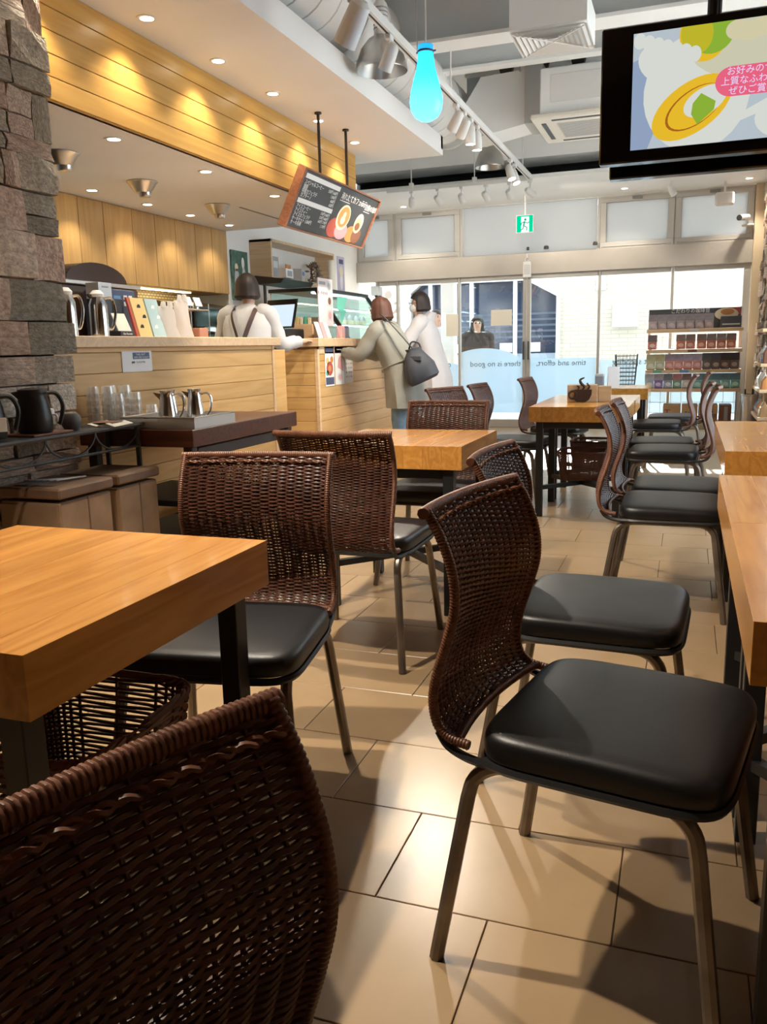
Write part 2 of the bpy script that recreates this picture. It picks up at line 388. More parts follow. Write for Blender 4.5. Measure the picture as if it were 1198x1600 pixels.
rwall = struct(MB().box(XR - .05, XR - .001, 9.2, YW - .12, 0, 2.93).build('wall_right_stone', 'mortar'))
stones(rwall, XR - .055, -1, 9.2, YW - .14, 0, 2.9, False)
struct(MB().bbox(.70, XR, YW - .12, YW + .05, 0, 2.95).build('trim_1', cm('beige_pilaster', (.62, .50, .34), rough=.6)))

# ---- lowered ceilings and oak fascia
ZC, ZS = 2.832, 2.311
struct(MB().box(XC, -2.18, -2, 7.86, ZC, ZC + .05).box(-2.235, -2.18, -2, 7.86, ZC + .05, ZC + .16).box(XL, -2.18, 7.80, 7.86, ZC + .05, ZC + .16).build('ceiling_dropped', 'ceil_white'))
struct(MB().box(XC, -2.93, 3.28, 7.8, ZS, ZS + .04).build('ceiling_servery', 'ceil_white'))
band = sempty('trim_2', (-2.9, 3.28, ZS))
nb = 5; bh = (ZC - ZS) / nb
bme = MB().bbox(-.022, 0, 0, 4.22, .002, bh - .002, .002).mesh('board', 'oak_band')
for i in range(nb): link('board', bme, band, loc=(0, 0, i * bh))
MB().box(-.05, -.012, 0, 4.218, 0, ZC - ZS).build('backing', 'oak_band', band)
# slots in the servery ceiling
tag(MB().box(-3.62, -3.60, 6.6, 7.35, ZS - .004, ZS + .001).build('ceiling_slot', cm('slot_grey', (.3, .3, .3))), 'thin grey slot line in the low servery ceiling', 'vent')

# ---- high steel deck, beams and duct
struct(MB().box(XC - .1, XR + .1, -2, YW + .1, ZD + .06, ZD + .12).build('ceiling', 'steel_white'))
deck = sempty('ceiling_deck', (0, 0, 0))
rib = MB().prism([(-.06, 0), (-.035, -.06), (.035, -.06), (.06, 0)], -2, YW, 'XZ').mesh('deck_rib', 'steel_white')
x = -2.1
while x < XR: link('deck_rib', rib, deck, loc=(x, 0, ZD + .06)); x += .21
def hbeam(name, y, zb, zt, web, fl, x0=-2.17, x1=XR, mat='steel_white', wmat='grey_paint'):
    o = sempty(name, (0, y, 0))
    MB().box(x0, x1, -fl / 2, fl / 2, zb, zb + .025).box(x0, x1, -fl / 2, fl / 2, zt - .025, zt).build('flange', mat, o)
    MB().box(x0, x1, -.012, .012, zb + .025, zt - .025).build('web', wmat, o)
    return o
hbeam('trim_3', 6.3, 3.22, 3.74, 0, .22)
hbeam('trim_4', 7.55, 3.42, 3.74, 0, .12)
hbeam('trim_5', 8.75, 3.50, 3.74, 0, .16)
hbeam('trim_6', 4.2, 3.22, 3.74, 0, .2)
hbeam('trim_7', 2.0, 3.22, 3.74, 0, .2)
struct(MB().box(XL, XR, 9.95, 10.45, 3.17, ZD + .06).build('trim_8', 'steel_white'))
struct(MB().box(XL, XR, 10.85, 10.9, 3.30, ZD + .06).build('trim_9', 'grey_paint'))
duct = tag(bpy.data.objects.new('air_duct', None), 'large white round ventilation duct beside the dropped ceiling', 'duct'); COL.objects.link(duct); duct.location = (-2.34, 0, 3.33)
prof = []
yy = -1.9
while yy < 8.4:
    prof += [(.285, yy), (.285, yy + .19), (.292, yy + .195), (.292, yy + .205), (.285, yy + .21)]; yy += .21
prof += [(.285, 8.4), (.27, 8.5), (.2, 8.57), (0.0, 8.6)]
MB().lathe(prof, 28, (0, 0, 0), 'Y').build('duct_shell', 'lamp_white', duct, smooth=True)
for k in range(6):
    MB().tube([(0, k * 1.6 - .9, .285), (0, k * 1.6 - .9, .46)], .006, 6).build('hanger', 'steel', duct)

# ---- shop front
def wbox(name, x0, x1, z0, z1, mat='alu', d0=-.04, d1=.04, parent=None):
    return MB().bbox(x0, x1, YW + d0, YW + d1, z0, z1, .004).build(name, mat, parent)
struct(MB().box(XL, XR, YW - .05, YW + .1, 2.93, 3.27).build('wall_front', 'steel_white'))
struct(MB().box(XL, XR, YW + .02, YW + .1, 3.27, ZD + .1).build('wall_front_top', 'grey_paint'))
struct(MB().bbox(XL, .70, YW - .075, YW + .075, 2.03, 2.30, .006).build('trim_10', 'alu_lintel'))
roll = tag(MB().box(-4.3, XR - .02, 10.92, 11.3, 3.30, 3.34).box(-4.3, XR - .02, 11.28, 11.3, 3.25, 3.34).build('shutter_housing', cm('dark_housing', (.06, .065, .07))), 'long dark shutter housing above the white header over the glass front', 'shutter box')
struct(MB().box(XL, XR, 9.86, YW - .05, 2.935, 2.975).build('ceiling_front', 'steel_white'))
posts = [-4.16, -3.86, -2.97, -2.04, -1.10, -.207, .635]
nwin = 0
def pane(name, x0, x1, z0, z1, mat, parent, y=0.0):
    return MB().box(x0, x1, YW + y - .004, YW + y + .004, z0, z1).build(name, mat, parent)
ZF = .93
for i in range(6):
    x0, x1 = posts[i], posts[i + 1]
    nwin += 1
    w = sempty('window_%d' % nwin if i not in (2, 3) else 'door_%d' % (i - 1), (0, 0, 0))
    fx = .035 if i not in (2, 3) else .03
    wbox('frame_post', x0 - fx * .5 + .001, x0 + fx * .5, .0, 2.03, 'alu', parent=w) if i != 3 else wbox('frame_post', x0 + .006, x0 + .05, .0, 2.03, 'alu', parent=w)
    if i == 2: wbox('frame_post', x1 - .05, x1 - .006, .0, 2.03, 'alu', parent=w)
    if i == 5: wbox('frame_post', x1 - .02, x1 + .06, .0, 2.03, 'alu', parent=w)
    wbox('top_rail', x0 + .02, x1 - .02, 1.975, 2.03, 'alu', -.03, .03, w)
    wbox('sill', x0 + .02, x1 - .02, 0, .11, 'alu_lintel', -.05, .05, w)
    pane('pane', x0 + .02, x1 - .02, .11, 1.975, 'glass', w)
    # blue frosted film on the glass
    if i == 1 or i == 2:
        n = 24; cx = (x0 + x1) / 2 + (0.0 if i == 2 else .25); poly = [(x0 + .03, .20), (x1 - .03, .20)]
        for k in range(n + 1):
            xx = x1 - .03 - (x1 - x0 - .06) * k / n
            dd = ((xx - cx + .12) / .62) ** 2
            poly.append((xx, max(.80, .74 + .34 * math.sqrt(max(0, 1 - min(1, dd)))) if i == 2 else max(.62, .60 + .3 * math.sqrt(max(0, 1 - min(1, dd))))))
        MB().prism(poly, YW - .008, YW - .006, 'XZ').build('frosted_film', 'film', w)
    elif i in (3, 4, 5):
        MB().box(x0 + .025, x1 - .025, YW - .008, YW - .006, .20, ZF if i == 3 else .90).build('frosted_film', 'film' if i == 3 else 'film_light', w)
# mirrored lettering on the glass (reads from the street)
for txt, xc, pn in (('coffee', -3.22, 'window_2'), ('there is no good', -2.47, 'door_1'), ('time and effort,', -1.58, 'door_2'), ('without spending', -.55, 'window_5')):
    par = bpy.data.objects.get(pn)
    text_on(txt, .105, cm('ink_grey', (.10, .12, .13)), par, basis((-1, 0, 0), (0, 0, 1), (xc, YW - .010, .865)))
# hanging pull handles at the meeting stiles
for sx in (-.035, .035):
    MB().bbox(-2.04 + sx - .012, -2.04 + sx + .012, YW - .075, YW - .045, .92, 1.16, .003).build('pull_handle', cm('handle_grey', (.12, .12, .12), rough=.35, metal=.6), bpy.data.objects['door_1'] if sx < 0 else bpy.data.objects['door_2'])
# upper lights
def upper(n, x0, x1, framed=True):
    w = sempty('window_%d' % n)
    fr = .075 if framed else .03
    if framed:
        m = MB(); m.bbox(x0, x1, YW - .05, YW + .04, 2.30, 2.30 + fr).bbox(x0, x1, YW - .05, YW + .04, 2.93 - fr, 2.93).bbox(x0, x0 + fr, YW - .05, YW + .04, 2.30 + fr, 2.93 - fr).bbox(x1 - fr, x1, YW - .05, YW + .04, 2.30 + fr, 2.93 - fr)
        m.build('frame', 'alu', w)
        MB().bbox((x0 + x1) / 2 - .06, (x0 + x1) / 2 + .06, YW - .075, YW - .048, 2.875, 2.91).build('latch', cm('latch_grey', (.25, .25, .24), metal=.5), w)
        MB().bbox(x0 + .03, x1 - .03, YW - .058, YW - .049, 2.315, 2.33).bbox(x0 + .03, x1 - .03, YW - .058, YW - .049, 2.90, 2.912).build('bead', 'alu', w)
    MB().box(x0 + fr, x1 - fr, YW - .004, YW + .004, 2.30 + (fr if framed else 0), 2.93 - (fr if framed else 0)).build('pane', 'milky', w)
    if not framed: MB().box(x0, x0 + .02, YW - .02, YW + .02, 2.30, 2.93).box(x1 - .02, x1, YW - .02, YW + .02, 2.30, 2.93).build('frame', 'alu', w)
for k, xx in enumerate((-4.44, -3.88, -2.945, -1.115, -.21, .69)): struct(MB().box(xx - .03, xx + .03, YW - .03, YW + .05, 2.30, 2.93).build('trim_%d' % (12 + k), 'alu'))
upper(7, -4.42, -3.90); upper(8, -3.86, -2.95); upper(9, -2.94, -1.12, False); upper(10, -1.11, -.215); upper(11, -.205, .69)

# ================================================================== SERVERY
# ---- first counter
PB = .108
def boards(parent, x, y0, y1, ztop, mat='oak_counter', zmin=.07):
    me = MB().bbox(-.02, 0, 0, y1 - y0, .0012, PB - .0012, .0025).mesh('board', mat)
    z = ztop - PB
    while z > zmin: link('board', me, parent, loc=(x, y0, z)); z -= PB
    MB().box(x - .018, x - .004, y0, y1, z + PB - .07, z + PB).build('plinth', 'walnut', parent)
c1 = thing('service_counter', 'long pale oak counter with horizontal boards standing beside the stone wall', 'counter', (-2.9, 3.32, 0))
MB().box(-.55, -.02, 0, 2.36, .02, 1.15).build('carcass', 'oak_cab', c1)
boards(c1, 0, 0, 2.345, 1.123)
MB().bbox(-.02, .004, 0, 2.345, 1.124, 1.15, .002).build('cover_strip', 'oak_counter', c1)
MB().bbox(-.03, .008, 2.346, 2.376, 0, 1.15, .002).build('end_post', 'oak_light', c1)
MB().bbox(-.62, .035, -.01, 2.44, 1.15, 1.208, .004).build('worktop', 'oak_light', c1)
# notice taped to the counter front
nt = thing('notice_sheet', 'white landscape notice with a dark blue heading taped to the oak counter', 'notice', (-2.898, 4.02, 1.072))
MB().bbox(0, .002, -.137, .137, -.058, .058, .0005).build('sheet', 'paper', nt)
MB().bbox(.002, .003, -.04, .115, .012, .048, .0003).build('heading_block', cm('navy_print', (.05, .09, .17)), nt)
text_on('TAKE OUT', .018, 'ink_white', nt, basis((0, 1, 0), (0, 0, 1), (.0036, .03, .037)))
text_on('お持ち帰りできます', .015, 'ink_white', nt, basis((0, 1, 0), (0, 0, 1), (.0036, .037, .02)))
text_on('店内・テイクアウト', .014, 'ink', nt, basis((0, 1, 0), (0, 0, 1), (.0030, .01, -.006)))
# swing gate between the counters
gt = thing('swing_gate', 'plain yellow oak gate panel in the gap between the two counters', 'gate', (-3.16, 6.02, 0))
MB().bbox(-.02, 0, 0, .40, .12, 1.12, .004).build('panel', 'oak_counter', gt)
MB().bbox(-.03, .01, -.03, 0, .0, 1.12, .003).build('hinge_post', 'oak_light', gt)
# ---- second counter with the till
c2 = thing('till_counter', 'oak board counter carrying the till and the glass cake case', 'counter', (-3.1, 6.95, 0))
MB().box(-.60, -.02, .03, 2.55, .02, 1.06).box(-.60, -.02, .03, .99, 1.06, 1.14).build('carcass', 'oak_cab', c2)
boards(c2, 0, .03, 2.55, 1.12)
eb = MB().bbox(-.56, -.03, -.012, .012, .0012, PB - .0012, .0025).mesh('board', 'oak_dark')
for k in range(10): link('end_board', eb, c2, loc=(0, .012, 1.12 - PB * (k + 1)))
MB().bbox(-.03, .005, -.004, .03, 0, 1.12, .003).build('corner_post', 'oak_light', c2)
MB().bbox(-.006, .006, .031, .98, 1.075, 1.14, .002).build('fascia', 'oak_light', c2)
MB().bbox(-.62, .03, -.03, 1.0, 1.14, 1.215, .004).build('worktop', 'oak_light', c2)
MB().bbox(-.98, .13, 1.001, 2.55, 1.06, 1.10, .004).build('leaning_ledge', 'oak_light', c2)
# posters on the till counter
def sheet(name, label, y, z, w, h, mat, x=-3.096):
    t = thing(name, label, 'poster', (x, y, z)); MB().bbox(0, .002, -w / 2, w / 2, -h / 2, h / 2, .0004).build('sheet', mat, t); return t
def blob(t, y, z, ry, rz, mat, x=.0024, n=18, name='print'):
    return MB().prism([(y + ry * math.cos(2 * math.pi * k / n), z + rz * math.sin(2 * math.pi * k / n)) for k in range(n)], x, x + .0004, 'YZ').build(name, mat, t)
def rect(t, y0, y1, z0, z1, mat, x=.0022, name='print'):
    return MB().box(x, x + .0004, y0, y1, z0, z1).build(name, mat, t)
cm('p_red', (.45, .09, .06)); cm('p_orange', (.62, .26, .08)); cm('p_navy', (.07, .09, .17)); cm('p_pink', (.70, .36, .38)); cm('p_grey', (.35, .36, .38)); cm('p_green', (.10, .42, .28)); cm('p_yellow', (.70, .52, .22)); cm('p_brown', (.22, .09, .05)); cm('p_cream', (.80, .70, .50)); cm('p_teal', (.36, .50, .53)); cm('p_blue', (.12, .30, .60)); cm('p_lgrey', (.62, .64, .65))
t = sheet('menu_poster', 'poster of a red tomato dish on the till counter front', 7.20, .96, .21, .36, 'paper')
rect(t, -.09, .09, .13, .165, 'p_navy'); rect(t, -.095, .095, -.165, -.10, 'p_navy')
for (y, z, ry, rz, c) in ((-.05, .05, .035, .03, 'p_yellow'), (.05, .06, .035, .03, 'p_orange'), (0, -.02, .075, .065, 'p_red'), (0, -.02, .035, .03, 'p_orange'), (-.06, -.06, .03, .025, 'p_green')): blob(t, y, z, ry, rz, c, .0026 if c != 'p_orange' else .003)
t = sheet('menu_poster', 'white poster with a pink cone shaped cake on the till counter front', 7.44, .965, .23, .36, 'paper')
rect(t, -.06, .06, .14, .15, 'p_grey'); MB().prism([(.04 - .09, -.02), (.09, -.06), (.05, .08), (.01, .09), (-.03, .06)], .0026, .003, 'YZ').build('print', 'p_pink', t)
blob(t, .0, -.11, .055, .04, 'p_lgrey'); blob(t, .0, -.11, .035, .025, 'p_pink', .003)
t = sheet('menu_poster', 'pale grey price list poster with small rows of print on the till counter front', 7.67, .97, .21, .36, cm('grey_paper', (.62, .63, .62)))
for r in range(6):
    for q in range(3): rect(t, -.08 + q * .06, -.04 + q * .06, .08 - r * .042, .098 - r * .042, 'p_grey' if (r + q) % 3 else 'p_pink')
# ---- cake display case
dc = thing('cake_case', 'glass cake display case with lit shelves on the till counter', 'display case', (-3.7, 7.985, 1.1005))
MB().box(-.35, .52, 0, 1.42, 0, .10).build('base', cm('case_base', (.30, .32, .33), rough=.4), dc)
MB().box(-.38, .17, -.02, 1.44, .595, .63).build('roof', 'black', dc)
MB().prism([(.15, .595), (.165, .595), (.50, .10), (.485, .10)], .01, 1.41, 'XZ').build('front_pane', 'case_glass', dc)
for yy in (-.012, 1.41): MB().prism([(.13, .60), (.18, .60), (.53, .08), (.48, .08)], yy, yy + .022, 'XZ').build('side_rail', 'black', dc)
for yy in (.004, 1.412): MB().prism([(-.36, .1), (.48, .1), (.14, .595), (-.36, .595)], yy, yy + .004, 'XZ').build('side_pane', 'case_glass', dc)
for zz, xd in ((.26, .33), (.43, .22)):
    MB().box(-.34, xd, .02, 1.40, zz, zz + .012).build('shelf', 'case_glass', dc)
    MB().box(xd - .02, xd, .03, 1.39, zz - .014, zz - .001).build('light_strip', 'case_led', dc)
MB().box(.08, .12, .03, 1.39, .575, .59).build('light_strip', 'case_led', dc)
MB().box(-.37, -.355, .0, 1.42, .1, .6).build('back_panel', cm('case_back', (.62, .70, .70), rough=.4), dc)
for i in range(10):
    yb = 8.1 + .125 * i; lev = 1.3735
    o = thing('cream_cake', 'small cream topped cake on the lit shelf of the display case', 'cake', (-3.55 + .03 * (i % 3), yb, lev), .3 * i, 'cakes in the display case')
    MB().lathe([(.04, 0), (.043, .045), (.038, .05), (0, .05)], 12).build('sponge', 'p_cream', o, True)
    MB().lathe([(.034, .05), (.036, .065), (.02, .09), (.004, .105), (0, .106)], 12).build('cream_top', 'white_cloth', o, True)
gr = thing('green_banner', 'small green zigzag banner hanging inside the cake case glass', 'banner', (-3.42, 8.33, 1.5))
MB().prism([(-.12, .15), (.14, .15), (.05, .02), (.12, .02), (-.02, -.13), (-.06, .0), (-.13, .02)], 0, .004, 'YZ').build('pennant', cm('mint_green', (.18, .62, .48)), gr)
# things on top of the case and counter
o = thing('menu_stand', 'tall white price board with small cake pictures standing by the till', 'sign', (-3.27, 7.56, 1.215))
MB().bbox(-.006, .006, -.17, .17, .12, .56, .002).build('board', cm('pinkish_paper', (.82, .72, .74)), o); MB().box(-.05, .05, -.08, .08, 0, .012).tube([(0, 0, .01), (0, 0, .13)], .012).build('foot', 'black', o)
for r in range(3):
    rect(o, .03, .14, .17 + r * .135, .27 + r * .135, 'p_lgrey', .0062); blob(o, .085, .22 + r * .135, .035, .035, ('p_pink', 'p_brown', 'p_grey')[r], .0068)
rect(o, -.15, .0, .50, .53, 'p_grey', .0062); text_on('ケーキセット', .04, 'ink', o, basis((0, 1, 0), (0, 0, 1), (.0068, -.07, .42)))
for k, (lab, col, yy) in enumerate((('white leaflet standing in the holder by the till', 'paper', 7.22), ('pink striped leaflet leaning by the till', 'p_pink', 7.33), ('pale leaflet leaning beside the pink one by the till', 'cream_paper', 7.42))):
    o = thing('leaflet', lab, 'leaflet', (-3.13, yy, 1.215)); MB().prism([(-.05, 0), (-.044, 0), (-.094, .15), (-.10, .15)], -.045, .045, 'XZ').build('card', col, o)
    MB().bbox(-.09, .0, -.05, .05, 0, .008).build('holder', 'tumbler', o)
for k, (lab, col, yy) in enumerate((('clear leaflet dispenser with dark cards beside the cake case', 'p_navy', 7.72), ('clear leaflet dispenser with pink cards beside the cake case', 'p_pink', 7.62))):
    o = thing('card_dispenser', lab, 'dispenser', (-3.14, yy, 1.215)); MB().bbox(-.04, .03, -.045, .045, 0, .10, .006).build('case', 'tumbler', o); MB().bbox(-.03, .02, -.04, .04, .005, .12, .002).build('cards', col, o)
o = thing('till', 'dark touch screen till on the counter in front of the barista', 'till', (-3.55, 7.16, 1.2155), -.2)
MB().bbox(-.16, .16, -.14, .14, 0, .09, .01).build('drawer', 'black', o); MB().prism([(-.05, .1), (-.03, .1), (.05, .36), (.03, .36)], -.17, .17, 'YZ').build('screen', 'black_gloss', o); MB().tube([(0, 0, .08), (0, 0, .16)], .03).build('stem', 'black', o)
MB().prism([(-.052, .115), (-.0505, .115), (.028, .345), (.0265, .345)], -.155, .155, 'YZ').build('display', emis('till_display', (.6, .72, .85), .7), o)
o = thing('box_stack', 'pale wooden tray of small packets beside the till', 'tray', (-3.46, 7.56, 1.2155))
MB().bbox(-.10, .12, -.16, .16, 0, .14, .004).build('tray', 'oak_light', o)
for k in range(5): MB().bbox(-.10 + k * .04, -.07 + k * .04, -.14, .14, .14, .20 + .01 * (k % 2), .002).build('packet', ('p_cream', 'p_yellow', 'cream_paper', 'p_green', 'p_cream')[k], o)
o = thing('black_canopy', 'black angular hood above the till', 'hood', (-3.75, 7.95, 1.73))
MB().prism([(-.10, 0), (.17, 0), (.2, .04), (-.10, .08)], -.70, -.02, 'XZ').build('hood_shell', 'black', o)
MB().tube([(-.05, -.6, 0), (-.05, -.6, -.515)], .015).build('support', 'black', o)
o = thing('clock_box', 'small white box clock on the black hood', 'clock', (-3.70, 7.62, 1.80)); MB().bbox(-.04, .04, -.08, .08, 0, .09, .004).build('case', 'paper', o); MB().box(.04, .042, -.05, .05, .02, .07).build('face', 'p_grey', o)
o = thing('parfait_poster', 'narrow lilac poster of a parfait above the cake case', 'poster', (-3.70, 9.02, 1.73)); MB().bbox(-.004, .004, -.10, .10, 0, .40, .001).build('sheet', cm('lilac_paper', (.55, .48, .66)), o)
MB().tube([(-.02, 0, 0), (-.02, 0, .2)], .008).build('stand', 'steel', o); blob(o, 0, .13, .04, .09, 'paper', .005); blob(o, 0, .24, .05, .06, 'p_cream', .0052); rect(o, -.06, .06, .32, .37, 'p_navy', .005)
o = thing('cup_tower', 'stack of white paper cups beside the lilac poster', 'cups', (-3.74, 8.84, 1.73)); 
for k in range(8): MB().lathe([(.034, 0), (.042, .06), (.044, .06), (.044, .066), (.04, .066)], 14, (0, 0, k * .04)).build('cup', 'cream_paper', o, True)
for k, yy in enumerate((9.25, 9.38)):
    o = thing('pen_holder', 'black angled arm with a white tag at the end of the cake case' if k == 0 else 'second black angled arm with a folded white tag at the end of the cake case', 'sign holder', (-3.4, yy, 1.108))
    MB().tube([(.30, 0, 0), (.02, 0, .62)], (.02), 4).build('arm', 'black', o); MB().bbox(-.02, .05, -.03, .03, .60, .70, .004).build('tag', 'paper', o)
# framed niche, painting and notice on the white wall
nz = thing('wall_niche', 'oak framed recess shelf in the white wall behind the till', 'niche', (XL, 9.15, 2.08))
MB().bbox(0, .26, -.86, -.83, -.19, .20).build('side', 'oak_light', nz); MB().bbox(0, .26, .83, .86, -.19, .20).build('side', 'oak_light', nz)
MB().bbox(0, .26, -.86, .86, .17, .20).build('top', 'oak_light', nz); MB().bbox(0, .26, -.86, .86, -.22, -.19).build('shelf', 'oak_light', nz); MB().box(0, .01, -.83, .83, -.19, .17).build('back', 'white', nz)
pt = thing('wall_painting', 'unframed green and white painting of figures on the white wall', 'painting', (XL + .005, 8.03, 1.9))
MB().bbox(0, .02, -.17, .17, -.26, .24, .003).build('canvas', cm('painting_green', (.07, .16, .13), var=.5, scale=14), pt)
for (y, z, ry, rz, c) in ((-.08, .07, .035, .04, 'p_cream'), (-.08, -.07, .05, .13, 'p_lgrey'), (.06, .12, .03, .06, 'paper'), (.07, -.02, .035, .10, 'p_lgrey'), (.02, -.13, .04, .07, 'paper'), (.12, -.14, .04, .08, 'p_lgrey'), (-.05, -.2, .07, .05, 'p_lgrey')): blob(pt, y, z, ry, rz, c, .0204)
for k, (lab, yy, w, h, c) in enumerate((('grey leafy photograph on the niche shelf', 8.62, .16, .24, 'p_grey'), ('small orange figure postcard on the niche shelf', 8.95, .14, .18, 'p_orange'), ('pale blue box on the niche shelf', 9.22, .16, .15, 'p_lgrey'))):
    o = thing('shelf_card', lab, 'card', (XL + .13, yy, 1.891), .1 * k); MB().bbox(-.01 - .05 * (k == 2), .01 + .05 * (k == 2), -w / 2, w / 2, 0, h, .003).build('card', c, o); rect(o, -w / 3, w / 3, h * .5, h * .8, ('p_lgrey', 'p_brown', 'p_blue')[k], .011 + .05 * (k == 2))
o = thing('dried_flowers', 'dried flower wreath standing in the niche', 'wreath', (XL + .14, 9.66, 1.89))
random.seed(3); m = MB()
for k in range(60):
    a = k * .6; r = .09 + random.uniform(-.02, .03); c = Vector((random.uniform(-.05, .05), r * math.cos(a), .145 + r * math.sin(a))); d = Vector((random.uniform(-1, 1), random.uniform(-1, 1), random.uniform(-1, 1))).normalized() * .04; q = d.orthogonal().normalized() * .018
    m.add([c - d, c + q, c + d, c - q, c + d.cross(q).normalized() * .01], [(0, 1, 4), (1, 2, 4), (2, 3, 4), (3, 0, 4)])
m.build('petals', cm('dried_petal', (.28, .22, .17), var=.5, scale=18, rough=.8), o); MB().tube([(0, .09 * math.cos(a / 3), .145 + .09 * math.sin(a / 3)) for a in range(19)], .012, 6, closed=True).build('ring', 'p_brown', o)
sheet('wall_notice', 'small white printed notice on the wall right of the niche', 10.35, 1.93, .3, .24, 'paper', XL + .003)
# ---- wall cabinets and back bar
ys = [4.9, 5.24, 5.55, 5.85, 6.226, 6.55, 6.868, 7.197, 7.5, 7.79]
for i in range(9):
    y0, y1 = ys[i], ys[i + 1]
    o = thing('wall_cabinet', ('oak wall cabinet with a plain door against the stone wall side of the back bar' if i == 0 else 'oak wall cabinet with a plain door at the white wall end of the run' if i == 8 else 'plain oak wall cabinet door in the run above the glowing backsplash'), 'cabinet', (XC, y0, 1.69), 0, 'oak wall cabinets above the back bar')
    MB().box(0, .02 + .33, .001, y1 - y0 - .001, 0, ZS - 1.69 - .002).build('body', 'oak_cab', o); MB().bbox(.351, .37, .003, y1 - y0 - .003, .002, ZS - 1.694, .002).build('door', 'oak_cab', o)
ls = thing('cabinet_light', 'glowing warm light strip under the oak wall cabinets', 'light strip', (XC + .2, 4.95, 1.682)); MB().box(-.02, .02, 0, 2.35, 0, .007).build('diffuser', 'led', ls)
bs = thing('backsplash', 'small mosaic tile backsplash lit yellow under the wall cabinets', 'backsplash', (XC + .002, 4.9, .95))
MB().box(0, .012, 0, 2.89, 0, .74).build('tile_sheet', brick_mat('mosaic', (.75, .62, .38), (.62, .48, .26), (.25, .17, .08), .05, .025, .35, .006, (0, math.pi / 2, math.pi / 2)), bs)
bb = thing('back_bar', 'steel topped back bar running below the wall cabinets', 'counter', (XC + .016, 4.38, 0))
MB().box(0, .55, 0, 3.4, .0, .90).build('carcass', 'oak_cab', bb); MB().bbox(0, .6, -.01, 3.42, .90, .945, .004).build('worktop', 'steel', bb)
em = thing('coffee_machine', 'large black coffee machine on the back bar behind the barista', 'coffee machine', (-4.45, 6.70, .945))
MB().prism([(-.2, 0), (.24, 0), (.24, .58), (-.2, .66)], 0, 1.0, 'XZ').build('body', cm('machine_brown', (.035, .022, .012), rough=.3), em); MB().bbox(.24, .26, .02, .98, .06, .56, .01).build('front_panel', 'black_gloss', em)
for k in range(2):
    MB().bbox(.26, .33, .10 + k * .2, .26 + k * .2, .34, .40, .006).build('group_head', 'chrome', em); MB().tube([(.30, .18 + k * .2, .35), (.42, .18 + k * .2, .33)], .014).build('portafilter', 'black', em)
MB().bbox(.26, .40, .05, .6, .06, .10, .005).build('drip_tray', 'steel', em)
ov = thing('bread_warmer', 'brown warming cabinet with a steel band and domed lid behind the thermos jugs', 'appliance', (-3.83, 4.62, .945))
MB().bbox(-.24, .24, -.34, .41, -.944, -.002, .01).build('stand', 'oak_cab', ov); MB().bbox(-.25, .25, -.35, .42, 0, .60, .01).build('body', cm('appliance_brown', (.07, .035, .02), rough=.35), ov); MB().bbox(-.26, .27, -.36, .43, .60, .625, .004).build('steel_band', 'steel', ov)
MB().prism([(.30 * math.cos(math.pi * k / 16), .626 + .12 * math.sin(math.pi * k / 16)) for k in range(17)], -.25, .25, 'YZ').build('domed_lid', cm('lid_brown', (.04, .02, .015), rough=.25), ov)
for k in range(2): MB().box(.25, .252, -.05 + k * .14, .05 + k * .14, .50, .55).build('rating_plate', 'paper', ov)
o = thing('sink_rack', 'steel rack of upturned cups and cards beside the coffee machine', 'rack', (-3.36, 5.30, 1.209)); o.scale = (.62, .62, .62); m = MB()
for z in (0, .33): m.tube([(-.12, -.2, z), (.12, -.2, z), (.12, .25, z), (-.12, .25, z)], .006, 5, closed=True)
for (xx, yy) in ((-.12, -.2), (.12, -.2), (.12, .25), (-.12, .25)): m.tube([(xx, yy, 0), (xx, yy, .4)], .006, 5)
m.build('wire_frame', 'chrome', o); MB().box(-.12, .12, -.2, .25, .325, .333).build('tray', 'steel', o)
for k in range(3): MB().lathe([(.04, 0), (.032, .08), (0, .085)], 12, (.02 - .05 * (k % 2), -.12 + k * .13, .336)).build('cup', 'chrome', o, True)
for k in range(2): MB().prism([(.08, .37), (.09, .37), (.05, .47), (.04, .47)], -.16 + k * .2, -.02 + k * .2, 'XZ').build('card', 'p_lgrey', o)
# ---- things along the first counter top (z = 1.208)
ZT = 1.209
def thermos(label, x, y, rz, h=.235, r=.052):
    o = thing('thermos_jug', label, 'jug', (x, y, ZT), rz)
    MB().lathe([(r, 0), (r * 1.02, .02), (r * .98, h * .75), (r * .72, h * .9), (r * .66, h * .93)], 20).build('body', 'chrome', o, True)
    MB().lathe([(r * .7, h * .93), (r * .74, h), (r * .4, h + .02), (0, h + .022)], 18).build('lid', 'paper', o, True)
    MB().tube(catmull([(r * .7, 0, h * .9), (r * 1.6, 0, h * .9), (r * 1.95, 0, h * .6), (r * 1.5, 0, h * .22), (r * .95, 0, h * .2)], 5), .008, 6).build('handle', 'chrome', o, True)
    MB().prism([(-r * .6, h * .86), (-r * 1.15, h * .99), (-r * .6, h * .99)], -.012, .012, 'XZ').build('spout', 'chrome', o)
thermos('polished steel thermos jug on the counter end against the stone wall', -3.10, 3.72, 1.3)
thermos('polished steel thermos jug with white lid beside the black organiser', -3.10, 3.98, 1.1)
o = thing('desk_organiser', 'black two pocket organiser on the oak counter', 'organiser', (-3.20, 4.19, ZT)); MB().bbox(-.06, .04, -.10, .0, 0, .22, .004).bbox(-.06, .04, .002, .105, 0, .225, .004).build('pocket', cm('organiser_black', (.02, .022, .03), rough=.4), o)
